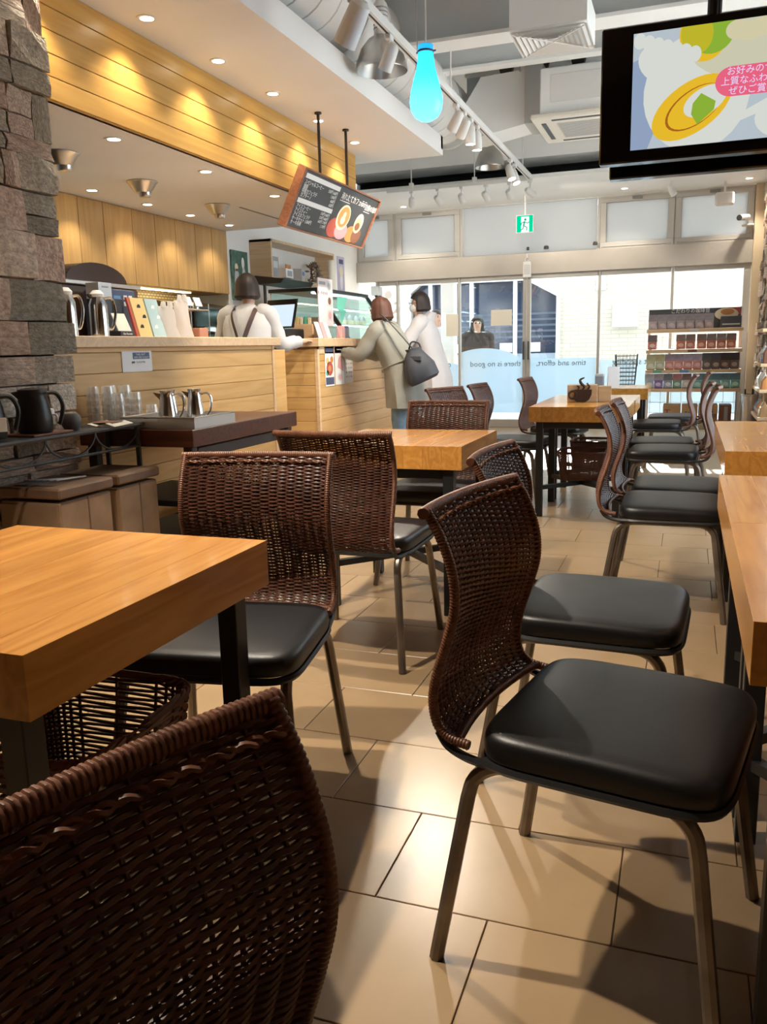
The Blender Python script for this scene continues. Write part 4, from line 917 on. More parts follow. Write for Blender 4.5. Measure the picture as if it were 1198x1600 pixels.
ceiling_speaker('silver bowl shaped ceiling spot partly hidden by the stone wall', -3.60, 4.40); ceiling_speaker('silver bowl shaped ceiling spot in the middle of the servery ceiling', -3.69, 5.34); ceiling_speaker('silver bowl shaped ceiling spot nearest the menu board', -3.72, 6.42)
# ---- lighting tracks
tk = thing('light_track', 'long white lighting track running beside the duct', 'track', (-1.71, 0, 2.90)); MB().box(-.022, .022, .2, 9.72, 0, .05).build('rail', 'lamp_white', tk)
MB().box(-.006, .006, .2, 9.7, -.001, .004).build('slot', 'black', tk)
for y in (1.2, 4.2, 6.4, 9.3): MB().tube([(0, y, .05), (0, y, .85)], .006, 6).build('suspension_rod', 'lamp_white', tk)
tk2 = thing('light_track', 'white lighting track hung across the glass front', 'track', (0, 9.80, 2.90)); MB().box(-3.40, -1.69, -.022, .022, 0, .04).build('rail', 'lamp_white', tk2)
for x in (-3.1, -2.35): MB().tube([(x, 0, .04), (x, 0, .915)], .006, 6).bbox(x - .025, x + .025, -.025, .025, .03, .09).build('suspension_rod', 'lamp_white', tk2)
def track_head(label, x, y, z, tgt, e=0, ang=60, grp='white spot heads on the lighting tracks', col=NEUT, rad=.03, lit=True, s=1.0, bname='spot_beam'):
    t = thing('spot_head', label, 'spotlight', (x, y, z), 0, grp)
    MB().bbox(-.02, .02, -.03, .03, -.03, 0).tube([(0, 0, -.03), (0, 0, -.09)], .009, 6).build('stem', 'lamp_white', t)
    d = (Vector(tgt) - Vector((x, y, z - .12))).normalized()
    c = Vector((0, 0, -.12)); a = c - d * .075 * s; b = c + d * .075 * s
    MB().tube([a, a + d * .02, c, b - d * .002, b], [.020 * s, .036 * s, .040 * s, .042 * s, .042 * s], 16).build('barrel', 'lamp_white', t, True)
    MB().tube([b, b + d * .0008], .036 * s, 16).build('lens', 'lens_cool' if lit else 'steel', t)
    if e: spot(bname, Vector((x, y, z - .12)) + d * .095, tgt, e, ang, col, rad, .5, t)
Z0 = 2.90
track_head('white spot head turned to the oak fascia, near end of the long track', -1.71, 4.45, Z0, (-2.9, 5.0, 1.2), 0, lit=False, s=1.5)
track_head('lit white spot head pointing at the till counter from the long track', -1.71, 5.02, Z0, (-2.9, 5.6, .8), 90, 70)
track_head('lit white spot head beside the first silver dome lamp', -1.71, 5.62, Z0, (-.9, 4.2, 0), 110, 75)
for k, (y, tg) in enumerate(((6.55, (-3.2, 7.4, .8)), (6.78, (-3.2, 8.2, .8)), (7.0, (-1.71, 7.1, 0)), (7.22, (-1.71, 7.3, 0)))): track_head('small white spot head in the cluster of four on the long track', -1.71, y, Z0, tg, 70 if k in (0, 1) else 0, 70, 'cluster of four spot heads')
for k, (y, tg) in enumerate(((8.62, (-.8, 8.0, 0)), (8.85, (-.7, 8.3, 0)))): track_head('white spot head at the far end of the long track', -1.71, y, Z0, tg, 0, 60, 'pair of spot heads at the far end')
for k, x in enumerate((-3.10, -2.78, -2.50, -2.22, -1.95, -1.72)): track_head('white spot head on the track hung across the glass front', x, 9.80, Z0, (x + (-.5, .15, -.1, .2, .02, .9)[k], 11.45, 2.15), (16, 0, 14, 0, 16, 18)[k], 80, 'spot heads on the front track', s=.95)
# heads on the near part of the track, above and behind the camera
track_head('white spot head at the near end of the long track', -1.71, 2.6, Z0, (-.6, 3.0, 0), 120, 85, bname='track_spot_middle_offscreen')
track_head('white spot head next to the near end of the long track', -1.71, 1.35, Z0, (-.75, 1.45, 0), 170, 105, bname='track_spot_near_offscreen')
t = thing('spot_head', 'white spot head under the soffit beside the white speaker box', 'spotlight', (-.25, 10.75, 2.935)); c = Vector((0, 0, -.10)); d = Vector((.3, -.1, -.5)).normalized()
MB().tube([(0, 0, 0), (0, 0, -.06)], .008).build('stem', 'lamp_white', t); MB().tube([c - d * .06, c, c + d * .07], [.02, .036, .038], 14).build('barrel', 'lamp_white', t, True)
for k, x in enumerate((-3.59, -.79, .59)): downlight(('flush downlight in the white soffit above the narrow windows by the cake case', 'flush downlight in the white soffit in front of the middle upper window', 'flush downlight in the white soffit by the beige pilaster')[k], x, 11.0, 2.935, 30, 'flush downlights in the front soffit', 110, NEUT)
# ---- silver high-bay domes
def dome(label, x, y, z, s=1.0):
    t = thing('dome_lamp', label, 'pendant lamp', (x, y, z), 0, 'silver dome lamps')
    MB().lathe([(.17 * s, 0), (.172 * s, .006), (.165 * s, .05), (.135 * s, .13), (.085 * s, .19), (.045 * s, .215), (.043 * s, .213), (.08 * s, .185), (.13 * s, .125), (.16 * s, .045), (.168 * s, .0)], 32, caps=False).build('reflector', 'steel', t, True)
    MB().lathe([(.042, .21), (.045, .22), (.045, .40), (.03, .42), (.012, .44), (.012, ZD - z)], 16).build('ballast', 'lamp_white', t, True)
    for k in range(6): MB().lathe([(.048, .25 + k * .024), (.048, .258 + k * .024)], 16).build('cooling_fin', 'p_grey', t)
    MB().lathe([(.0, .06), (.03, .07), (.035, .12), (.02, .19), (0, .2)], 14).build('bulb', 'lamp_white', t, True)
dome('silver dome lamp hanging beside the blue pendant', -1.97, 5.62, 2.90)
dome('silver dome lamp hanging near the glass front', -2.0, 9.02, 2.92, s=.9)
# ---- blue glass pendant
bl = thing('blue_pendant', 'glowing blue teardrop glass pendant lamp', 'pendant lamp', (-1.335, 4.5, 2.272))
m_, nt_, b_ = new_mat('blue_glass'); N_, L_n = nt_.nodes, nt_.links; N_.remove(b_)
tr_ = N_.new('ShaderNodeBsdfTranslucent'); tr_.inputs[0].default_value = (.02, .46, .95, 1); gl_ = N_.new('ShaderNodeBsdfGlossy'); gl_.inputs['Roughness'].default_value = .12; mx_ = N_.new('ShaderNodeMixShader'); mx_.inputs[0].default_value = .07
L_n.new(tr_.outputs[0], mx_.inputs[1]); L_n.new(gl_.outputs[0], mx_.inputs[2]); L_n.new(mx_.outputs[0], N_['Material Output'].inputs[0])
MB().lathe([(0, .10), (.018, .108), (.024, .13), (.016, .165), (.012, .20), (.012, .36)], 14).build('bulb', emis('pendant_bulb', (1, .97, .92), 6), bl, True)
pd_ = bpy.data.lights.new('pendant_bulb', 'POINT'); pd_.energy = 2.2; pd_.shadow_soft_size = .025; po_ = bpy.data.objects.new('pendant_bulb', pd_); COL.objects.link(po_); po_.parent = bl; po_.location = (0, 0, .07)
MB().lathe([(0, 0), (.03, .003), (.06, .022), (.08, .055), (.086, .095), (.08, .14), (.064, .20), (.05, .25), (.042, .30), (.039, .345), (.040, .365), (.03, .366), (0, .366)], 28).build('glass_shade', m_, bl, True)
MB().tube([(.0, 0, .366), (0, 0, ZD - 2.272)], .005, 6).build('cord', 'lamp_white', bl); MB().tube([(-.045, 0, .33), (-.05, 0, ZD - 2.272)], .003, 6).build('safety_wire', 'steel', bl); MB().lathe([(.042, .33), (.042, .34)], 18).tube([(-.05, 0, .335), (.055, 0, .335)], .004, 6).build('collar', 'p_navy', bl)

# ================================================================== AIR CONDITIONING
ac = thing('air_conditioner', 'cream ceiling cassette air conditioner with a slotted grille', 'air conditioner', (-.88, 8.13, 3.0))
MB().bbox(-.47, .47, -.47, .47, 0, .045, .012).build('panel', cm('ac_cream', (.78, .75, .66), rough=.45), ac); MB().bbox(-.40, .40, -.40, .40, .046, .42, .01).build('body', 'steel_white', ac)
MB().bbox(-.31, .25, -.404, -.400, .14, .36, .002).build('access_hatch', 'lamp_white', ac)
MB().box(-.27, .27, -.27, .27, -.004, .002).build('grille', cm('ac_grille', (.62, .60, .54)), ac)
for k in range(13): MB().box(-.26, .26, -.255 + k * .0405, -.24 + k * .0405, -.006, -.003).build('grille_slot', 'p_grey', ac)
for (a0, a1, b0, b1) in ((-.30, .30, -.40, -.36), (-.30, .30, .36, .40), (-.40, -.36, -.30, .30), (.36, .40, -.30, .30)): MB().box(a0, a1, b0, b1, -.003, .001).build('air_slot', 'black', ac)
o = thing('insulated_duct', 'white insulated square duct leading to the cassette air conditioner', 'duct', (0, 0, 0)); MB().prism([(-1.36, 3.08), (-1.36, 3.52), (-1.86, 3.50), (-2.0, 3.3), (-2.0, 3.0), (-1.9, 2.99)], 8.02, 8.42, 'XZ').build('duct_shell', 'steel_white', o); MB().tube([(-1.5, 8.0, 3.5), (-1.5, 8.0, 3.74)], .01).build('hanger', 'steel', o)
MB().box(-1.46, -1.30, 8.0, 8.44, 3.06, 3.54).build('collar', 'grey_paint', o)
df = thing('air_diffuser', 'square louvred white air diffuser under a boxed duct', 'air vent', (-.885, 5.83, 3.0))
MB().box(-.235, .235, -.235, .235, .02, .20).build('plenum_box', 'steel_white', df); MB().lathe([(.16, .2), (.16, .75)], 20).build('duct_drop', 'lamp_white', df, True)
MB().box(-.19, .19, -.19, .19, .012, .02).build('core', 'grey_paint', df)
for k in range(7):
    r0 = .235 - k * .031; r1 = r0 - .019; zt = .0 - (.012 if k else 0) + k * .0025
    mm = MB(); q0 = [(-r0, -r0, zt), (r0, -r0, zt), (r0, r0, zt), (-r0, r0, zt)]; q1 = [(-r1, -r1, zt + .014), (r1, -r1, zt + .014), (r1, r1, zt + .014), (-r1, r1, zt + .014)]
    mm.add(q0 + q1, [(i, (i + 1) % 4, 4 + (i + 1) % 4, 4 + i) for i in range(4)]).build('louvre', 'lamp_white', df)
for s in (-1, 1): MB().tube([(-.22, -.22 * s, -.004), (.22, .22 * s, -.004)], .004, 4).build('mitre', 'lamp_white', df)
o = thing('conduit', 'thin white conduit looping up to the steel beam behind the blue pendant', 'pipe', (-1.16, 6.16, 0)); MB().tube(catmull([(0, 0, 3.74), (.05, 0, 3.6), (.06, 0, 3.4), (.06, 0, 3.25)], 5), .01, 6).build('pipe', 'lamp_white', o)
for k in range(5):
    o = thing('deck_bracket', 'dark bracket clipped to the steel deck beyond the beam', 'bracket', (-1.75 + k * .34, 8.62, 3.74), 0, 'dark brackets on the steel deck'); MB().prism([(-.07, 0), (-.05, -.08), (.05, -.08), (.07, 0)], -.03, .03, 'XZ').build('clip', cm('bracket_dark', (.05, .05, .05)), o)

# ================================================================== HANGING SCREENS
def tv(label, x0, x1, y0, y1, z0, z1):
    t = thing('hanging_screen', label, 'television', ((x0 + x1) / 2, (y0 + y1) / 2, z0)); w = (x1 - x0) / 2; d = (y1 - y0) / 2; hh = z1 - z0
    MB().bbox(-w, w, -d, d, 0, hh, .006).build('cabinet', 'black_gloss', t); return t, w, d, hh
t, w, d, hh = tv('wide black television showing a roll cake, hung from the ceiling', -.38, .60, 3.80, 3.87, 1.84, 2.36)
X0 = .255 * 0 - .255 - .11; # left edge of the picture, local
MB().tube([(-.07, .02, hh), (-.07, .02, ZD - 1.84)], .022, 10).build('pole', 'black', t); MB().bbox(-.20, .06, .035, .10, .1, .42).build('bracket', 'black', t)
pic = lambda n, c, s=.72: emis('screen_' + n, c, s)
SY = -d
def scr(poly, k, mat): MB().prism(poly, SY - .0003 * k - .0003, SY - .0003 * k, 'XZ').build('picture', mat, t)
def ell(cx, cz, rx, rz, rot=0, n=28, a0=0, a1=2 * math.pi):
    o = []
    for k in range(n if a1 - a0 > 6.2 else n + 1):
        a = a0 + (a1 - a0) * k / n; x, z = rx * math.cos(a), rz * math.sin(a); o.append((cx + x * math.cos(rot) - z * math.sin(rot), cz + x * math.sin(rot) + z * math.cos(rot)))
    return o
L0, L1, B0, B1 = -.365, .335, .046, .486
def clip(poly):
    def cl(P, ins, inter):
        out = []
        for i in range(len(P)):
            a, b = P[i - 1], P[i]
            if ins(b):
                if not ins(a): out.append(inter(a, b))
                out.append(b)
            elif ins(a): out.append(inter(a, b))
        return out
    ix = lambda X: (lambda a, b: (X, a[1] + (b[1] - a[1]) * (X - a[0]) / (b[0] - a[0]))); iz = lambda Z: (lambda a, b: (a[0] + (b[0] - a[0]) * (Z - a[1]) / (b[1] - a[1]), Z))
    P = cl(poly, lambda p: p[0] >= L0, ix(L0)); P = cl(P, lambda p: p[0] <= L1, ix(L1)); P = cl(P, lambda p: p[1] >= B0, iz(B0)); return cl(P, lambda p: p[1] <= B1, iz(B1))
cW, cG, cY, cO, cGr, cD, cP, cB = pic('white', (.52, .54, .50)), pic('plate', (.36, .41, .45)), pic('yellow', (.62, .38, .02)), pic('brown', (.30, .10, .01)), pic('green', (.20, .34, .03)), pic('dark', (.05, .09, .02)), pic('pink', (.62, .10, .17)), pic('blue', (.22, .28, .40))
scr([(L0, B0), (L1, B0), (L1, B1), (L0, B1)], 1, cG)
scr(clip([(L0, .38), (-.31, .40), (-.22, .30), (-.27, .12), (-.30, B0), (L0, B0)]), 2, cB)
scr(clip(ell(-.12, .24, .20, .22, .1)), 3, cW); scr(clip(ell(.15, .40, .30, .14)), 4, pic('cream', (.46, .45, .33)))
scr(clip(ell(-.25, .36, .10, .07, -.5)), 5, cW); scr(clip(ell(-.10, .45, .09, .10, .2)), 6, cY); scr(clip(ell(-.07, .46, .085, .085, .2)), 7, cGr); scr(clip(ell(-.125, .455, .06, .075, .1)), 8, pic('olive', (.40, .36, .02)))
for k in range(7): scr(clip(ell(-.34 + k * .035, .455 - k * .012, .024, .03)), 9, cW)
for k in range(6): scr(clip(ell(.02 + k * .045, .45 - .01 * (k % 2), .04, .035)), 9, pic('cream2', (.50, .46, .30)))
scr(clip(ell(-.135, .185, .165, .095, .55)), 10, cY); scr(clip(ell(-.125, .185, .12, .066, .55)), 11, cO); scr(clip(ell(-.12, .187, .115, .062, .55)), 12, cY)
scr(clip(ell(-.085, .205, .085, .05, .45)), 13, cW); scr(clip([(-.135, .16), (-.11, .12), (-.05, .17), (-.045, .20), (-.10, .235), (-.13, .20)]), 14, cGr)
scr(clip([(-.05, .10), (.20, .22), (.14, .15), (-.12, .06)]), 12, cW); scr(clip(ell(.25, .12, .15, .09)), 6, cW)
pill = ell(.01, .265, .06, .055, 0, 14, math.pi / 2, 1.5 * math.pi) + [(L1, .21), (L1, .32)]
scr(pill, 16, cP)
for k, s_ in enumerate(('お好みのサイズを選べます', '上質なふわふわの生地', 'ぜひご賞味ください')):
    text_on(s_, .034, pic('letter', (.62, .52, .75)), t, basis((1, 0, 0), (0, 0, 1), (-.03 + .02 * (k == 0) + .03 * (k == 2), SY - .0062, .30 - k * .036)), align='LEFT')
t2, w, d, hh = tv('second black television back to back behind the roll cake one', -.365, .62, 4.12, 4.19, 1.835, 2.34)
MB().tube([(-.07, 0, hh), (-.07, 0, ZD - 1.835)], .022, 10).build('pole', 'black', t2)

# ================================================================== SIGNS AND DEVICES AT THE GLASS FRONT
ex = thing('exit_sign', 'hanging green emergency exit sign with a running figure', 'exit sign', (-1.97, 10.9, 2.488))
MB().bbox(-.108, .108, -.02, .02, 0, .212, .006).build('case', 'paper', ex); MB().tube([(0, 0, .212), (0, 0, .447)], .01, 6).build('stem', 'lamp_white', ex)
gm = emis('exit_green', (.0, .55, .28), .75); wm = emis('exit_white', (.75, .95, .85), .9)
MB().box(-.10, .10, -.022, -.02, .008, .204).build('face', gm, ex); MB().box(-.045, .055, -.0232, -.022, .008, .19).build('doorway', wm, ex)
gk = emis('exit_figure', (.0, .28, .15), .7); m = MB().prism(ell(.008, .155, .013, .015), -.0245, -.0235, 'XZ')
for a, b, r in (((.0, .135), (-.012, .085), .011), ((-.012, .085), (.03, .06), .007), ((.03, .06), (.025, .025), .007), ((-.012, .085), (-.02, .05), .007), ((-.02, .05), (-.05, .03), .007), ((0, .13), (-.04, .115), .006), ((-.04, .115), (-.045, .09), .006), ((0, .13), (.035, .11), .006), ((.035, .11), (.055, .125), .006)):
    m.tube([(a[0], -.024, a[1]), (b[0], -.024, b[1])], r, 4)
m.build('running_figure', gk, ex)
o = thing('door_tag', 'white notice tag hanging from a hook on the door lintel', 'notice', (-2.03, YW - .09, 1.99)); MB().bbox(-.055, .055, -.004, .004, 0, .20, .003).build('card', 'paper', o); MB().tube([(.025 * math.cos(a), 0, .222 + .025 * math.sin(a)) for a in [2 * math.pi * k / 14 for k in range(14)]], .006, 5, closed=True).bbox(-.012, .012, -.004, .014, .24, .30).build('hook', 'paper', o)
for k in range(7): MB().box(-.04, .04, -.0048, -.004, .04 + k * .018, .047 + k * .018).build('print', 'p_grey', o)
for k, (x0, x1, z0, z1, lab) in enumerate(((-3.16, -2.995, 1.255, 1.555, 'blank back of an upright poster on the glass left of the doors'), (-2.53, -2.245, 1.378, 1.588, 'blank back of a landscape poster on the glass door'))):
    o = thing('glass_poster', lab, 'poster', ((x0 + x1) / 2, YW - .008, z0)); MB().bbox((x0 - x1) / 2, (x1 - x0) / 2, -.003, 0, 0, z1 - z0, .0005).build('sheet', 'cream_paper', o)
for k, (x, z, r) in enumerate(((-2.02, 2.345, .018), (-1.78, 2.36, .032), (-1.16, 2.37, .03))): tag(MB().lathe([(0, 0), (r, .004), (r, .03), (r * .7, .045), (0, .046)], 14, (x, YW - .10, z - r), 'Z').build('lintel_sensor', cm('sensor_dark', (.06, .05, .045))), ('tiny dark sensor on the lintel above the door tag', 'round dark sensor knob on the lintel right of the exit sign', 'dark sensor knob on the lintel at the window frame')[k], 'sensor')
o = thing('security_camera', 'dark lensed security camera on the window frame at the pilaster', 'camera', (.56, 11.25, 2.53)); MB().tube([(-.04, -.06, 0), (.06, .08, .02)], [.034, .034], 14).build('body', 'p_lgrey', o); MB().tube([(-.046, -.069, 0), (-.04, -.06, 0)], .034, 14).build('lens', 'black', o); MB().bbox(.0, .13, .07, .2, -.075, -.06).tube([(.06, .1, -.06), (.06, .1, 0)], .01).build('bracket', 'paper', o)
o = thing('emergency_lamp', 'white rectangular speaker box on a stalk under the header', 'speaker', (.34, 11.05, 2.66)); MB().bbox(-.105, .105, -.05, .05, 0, .15, .02).build('case', 'paper', o); MB().tube([(.0, 0, .15), (0, 0, .21), (0, .03, .275)], .014, 8).build('stalk', 'paper', o)
# mark on the narrow left pane
o = thing('window_mark', 'white dot and swoosh lettering on the narrow dark pane beside the cake case', 'lettering', (-4.0, YW - .012, 1.55)); MB().prism(ell(-.0, .30, .055, .055), 0, .002, 'XZ').build('dot', 'paper', o); MB().tube(catmull([(-.13, .001, .04), (-.08, .001, .10), (0, .001, .09), (.06, .001, .05), (.13, .001, .10), (.14, .001, .17), (.08, .001, .18)], 5), [(.02, .002)] * 31, 6, up=(0, 0, 1)).build('swoosh', 'paper', o)

# ================================================================== PRODUCT RACK
RX0, RX1, RY = -.455, .60, 10.55
pr = thing('product_rack', 'pale wood and white steel rack of coffee bags against the glass', 'rack', (0, RY, 0))
SHZ = [.17, .565, .785, 1.02, 1.255]
for z in SHZ: MB().bbox(RX0, RX1, 0, .40, z - .04, z, .003).build('shelf', 'oak_light', pr)
for (x, y) in ((RX0 + .015, .39), (RX1 - .015, .39), (RX0 + .015, .015), (RX1 - .015, .015)): MB().bbox(x - .014, x + .014, y - .012, y + .012, 0, 1.26 if y < .1 else 1.50, .002).build('post', 'paper', pr) if y > .1 else MB().bbox(x - .014, x + .014, y - .012, y + .012, 0, .56, .002).build('post', 'paper', pr)
m = MB()
for k in range(9): m.tube([(RX0 + .05 + k * .12, .395, .17), (RX0 + .05 + k * .12, .395, 1.26)], .003, 4)
for k in range(8): m.tube([(RX0, .395, .25 + k * .13), (RX1, .395, .25 + k * .13)], .003, 4)
m.build('wire_back', 'paper', pr, kind='stuff')
hd = thing('header_panel', 'black header board with white lettering and a coffee cup picture on the rack', 'sign', (0, RY + .30, 1.256)); MB().bbox(RX0 + .01, RX1 - .02, 0, .012, 0, .235, .002).build('board', 'menu_black', hd)
text_on('こだわりの珈琲豆', .055, 'ink_white', hd, basis((1, 0, 0), (0, 0, 1), (.02, -.002, .205)))
MB().prism([(.46, .234), (RX1 - .021, .234), (RX1 - .021, .15), (.50, .16)], -.002, -.001, 'XZ').build('picture', 'p_red', hd); MB().prism(ell(.42, .16, .13, .07), -.003, -.002, 'XZ').build('picture', 'p_cream', hd); MB().prism(ell(.43, .185, .075, .035), -.004, -.003, 'XZ').build('picture', 'p_orange', hd)
o = thing('gift_box', 'dark gift box at the end of the top rack shelf', 'box', (.47, RY + .14, 1.256)); MB().bbox(-.115, .105, -.08, .08, 0, .13, .003).build('box', cm('gift_dark', (.07, .07, .085)), o); MB().box(-.10, .09, -.081, -.0802, .03, .045).build('print', 'p_lgrey', o)
def bag_mesh(w, hgt, d, mat, name):
    rings = []
    for i, (t, dd, ww) in enumerate(((0, .6, .92), (.08, 1, 1), (.35, 1.05, 1), (.6, .8, .97), (.75, .35, 1), (.8, .12, 1.02), (1, .06, 1.04))):
        rings.append([(x * w * ww, y * d * dd, t * hgt) for x, y in superell(.5, .5, 4, 16)])
    return MB().loft(rings).mesh(name, mat, True)
bagd = {}
def coffee_bag(x, z, kind, cols, label, grp, hgt=.17, w=.103, y=.11):
    key = (kind, hgt, w)
    if key not in bagd:
        bagd[key] = (bag_mesh(w, hgt * .68, .07, cm('bag_' + kind, tuple(min(.8, 1.5 * c) for c in cols[0]), rough=.35, var=.25, scale=22), 'pouch'), MB().prism([(-w * .52, hgt * .55), (w * .52, hgt * .55), (w * .5, hgt), (-w * .5, hgt)], -.004, .006, 'XZ').mesh('top_fold', cm('bagtop_' + kind, tuple(min(.8, 1.4 * c) for c in cols[1]), rough=.35, var=.2, scale=20)), MB().prism(ell(0, hgt * .28, w * .3, hgt * .13), -.040, -.036, 'XZ').mesh('label_patch', cm('baglab_' + kind, tuple(min(.8, 1.25 * c) for c in cols[2]))))
    b = bagd[key]; o = thing('coffee_bag', label, 'coffee bag', (x, RY + y, z + .001), random.uniform(-.12, .12), grp)
    link('pouch', b[0], o); link('top_fold', b[1], o); link('label_patch', b[2], o)
random.seed(21)
for k in range(7): coffee_bag(-.39 + k * .103, 1.255, 'silver', ((.28, .23, .24), (.20, .17, .18), (.42, .36, .37)), 'silver grey coffee bag under the black header board', 'silver bags on the top shelf')
coffee_bag(-.39, 1.02, 'redpack', ((.36, .14, .12), (.12, .10, .10), (.6, .5, .45)), 'single red banded bag alone at the end of its shelf', None)
for k in range(6): coffee_bag(-.07 + k * .107 + (.015 if k > 1 else 0), 1.02, 'copper', ((.42, .15, .09), (.16, .12, .11), (.65, .40, .32)), 'copper red coffee bag on the second shelf', 'copper red bags')
for k in range(2): coffee_bag(-.40 + k * .104, .785, 'sage', ((.40, .40, .27), (.34, .33, .20), (.58, .58, .46)), 'pale sage coffee bag on the third shelf', 'sage bags', .18)
for k in range(4): coffee_bag(-.19 + k * .104, .785, 'coral', ((.50, .22, .18), (.26, .22, .28), (.66, .42, .38)), 'coral pink coffee bag on the third shelf', 'coral bags', .18)
for k in range(4): coffee_bag(.226 + k * .1, .785, 'darkfoil', ((.12, .08, .07), (.03, .025, .025), (.34, .27, .23)), 'dark foil coffee bag on the third shelf', 'dark foil bags', .185)
for k, (kd, cs, lab) in enumerate((('grey1', ((.30, .30, .33), (.35, .37, .40), (.6, .6, .6)), 'grey and white coffee bag at the end of the lowest bag shelf'), ('violet', ((.22, .13, .30), (.3, .28, .33), (.52, .46, .58)), 'violet coffee bag on the lowest bag shelf'), ('grey2', ((.26, .28, .30), (.12, .12, .13), (.62, .62, .64)), 'charcoal topped white coffee bag on the lowest bag shelf'), ('moss', ((.16, .26, .19), (.34, .15, .14), (.45, .56, .48)), 'green coffee bag with a maroon top on the lowest bag shelf'), ('cream', ((.48, .43, .40), (.18, .11, .11), (.68, .6, .57)), 'cream coffee bag with a dark top on the lowest bag shelf'))): coffee_bag(-.41 + k * .106, .565, kd, cs, lab, None, .17)
for k in range(5): coffee_bag(.13 + k * .104, .565, 'mint', ((.20, .40, .36), (.08, .17, .22), (.42, .60, .55)), 'mint green coffee bag on the lowest bag shelf', 'mint green bags', .17)
for k, (x, z, c) in enumerate(((.07, 1.235, 'p_lgrey'), (.06, 1.0, 'p_brown'), (-.02, .765, 'p_blue'), (.27, .765, 'p_yellow'), (-.32, .765, 'p_green'))): tag(MB().bbox(x - .05, x + .05, RY - .006, RY - .001, z - .013, z + .014, .001).build('price_tag', c), ('pale grey', 'brown', 'blue', 'yellow', 'green')[k] + ' price tag clipped to a rack shelf edge', 'price tag')
for k, (x0, x1, txt) in enumerate(((-.24, -.04, 'T'), (-.03, .15, 'TAN'), (.16, .37, 'TAN\nCOFFEE'))):
    o = thing('shipping_carton', ('cardboard carton printed with a single red T on the bottom shelf', 'cardboard carton printed TAN on the bottom shelf', 'cardboard carton printed TAN COFFEE on the bottom shelf')[k], 'carton', ((x0 + x1) / 2, RY + .03, .171)); MB().bbox(-(x1 - x0) / 2, (x1 - x0) / 2, 0, .30, 0, .20, .003).build('box', 'cardboard', o); text_on(txt, .12 if k == 0 else .055, cm('carton_red', (.30, .06, .03)) if k == 0 else 'ink', o, basis((1, 0, 0), (0, 0, 1), (-.05 if k == 0 else 0, -.002, .10)))
o = thing('dark_carton', 'dark brown carton at the end of the bottom rack shelf', 'carton', (.46, RY + .03, .171)); MB().bbox(-.07, .06, 0, .28, 0, .20, .003).build('box', 'p_brown', o); MB().box(-.02, .02, -.002, -.0005, .02, .18).build('stripe', 'p_grey', o)
# tin bin and side shelf against the stone at the right
o = thing('steel_bin', 'tall brushed steel bin beside the product rack', 'bin', (.685, 10.25, 0)); MB().lathe([(.085, 0), (.085, .50), (.09, .505), (.09, .515), (.08, .515), (.078, .02), (0, .02)], 24).build('drum', 'steel', o, True); MB().tube([(.02, 0, .03), (.03, .01, .60)], .012, 6).tube([(-.03, .01, .03), (-.05, .02, .57)], .01, 6).build('umbrella', 'dark_leg', o)
wr = thing('wall_shelf_unit', 'pale wood display shelves on the stone wall at the right', 'shelf', (.70, 8.6, 0))
for z in (.36, .62, .86, 1.18): MB().bbox(-.05, .095, 0, .8, z, z + .03, .003).build('shelf', 'oak_light', wr)
MB().bbox(.06, .09, .0, .03, .0, 1.5).bbox(.06, .09, .77, .80, .0, 1.5).build('upright', 'oak_light', wr)
random.seed(8)
for li, z in enumerate((.39, .65, .89)):
    for k in range(5):
        c = random.choice(['p_brown', 'cardboard', 'p_cream', 'p_lgrey', 'p_blue', 'p_orange', 'cream_paper']); hgt = random.uniform(.12, .18)
        o = thing('packet', 'small %s packet standing on the %s right hand wall shelf' % ({'p_brown': 'brown', 'cardboard': 'kraft', 'p_cream': 'cream', 'p_lgrey': 'grey', 'p_blue': 'blue', 'p_orange': 'orange', 'cream_paper': 'ivory'}[c], ('lowest', 'middle', 'upper')[li]), 'packet', (.71, 8.68 + k * .15, z + .001), 0, 'packets on the right hand wall shelves'); MB().loft([[(x * .085 * a, y * .11 * b, hgt * t) for x, y in superell(.5, .5, 4, 12)] for t, a, b in ((0, 1, 1), (.6, .9, 1), (.85, .3, 1), (1, .1, 1))]).build('pack', c, o); MB().box(-.0435, -.0425, -.03, .03, hgt * .25, hgt * .5).build('label', 'paper', o)

# ================================================================== OUTSIDE
struct(MB().box(-14, 16, YW + .1, 40, -.06, -.005).box(XR + .2, 16, -12, YW + .1, -.06, -.005).build('ground', 'pavement'))
bd = thing('opposite_building', 'cream tiled building across the walk with a big white framed shop opening', 'building', (0, 16.5, 0))
m = MB()
# cream wall around a chamfered opening
op = [(-2.33, .0), (-2.33, 2.02), (-2.93, 2.36), (-5.08, 2.36), (-5.30, 2.18), (-5.30, 0)]
m.prism([(-2.33, 0), (9, 0), (9, 3.4), (-5.08, 3.4), (-5.08, 2.36), (-2.93, 2.36), (-2.33, 2.02)], 0, .3, 'XZ'); m.prism([(-5.08, 2.36), (-5.08, 3.4), (-13, 3.4), (-13, 0), (-5.30, 0), (-5.30, 2.18)], 0, .3, 'XZ')
m.build('tiled_wall', 'cream_wall', bd)
MB().tube([(x, -.02, z) for x, z in op], .05, 4).build('opening_frame', 'paper', bd)
for x in (-4.86, -4.02, -3.16): MB().bbox(x - .035, x + .035, -.02, .06, 0, 2.36).build('mullion', 'paper', bd)
MB().box(-5.3, -2.33, .25, .28, 0, 2.4).build('dark_glass', 'dark_glass', bd); MB().box(-5.3, -2.33, .15, .2, .0, .95).build('frosted_band', cm('blue_grey_panel', (.30, .38, .46)), bd)
for k in range(5): MB().box(-5.2, -2.4, .235, .245, 1.25 + k * .11, 1.29 + k * .11).build('blind_slat', cm('slat_blue', (.10, .13, .18)), bd)
for k in range(4): MB().bbox(-4.6 + k * .55, -4.35 + k * .55, .20, .235, .98, 1.16).build('lit_display', 'paper', bd)
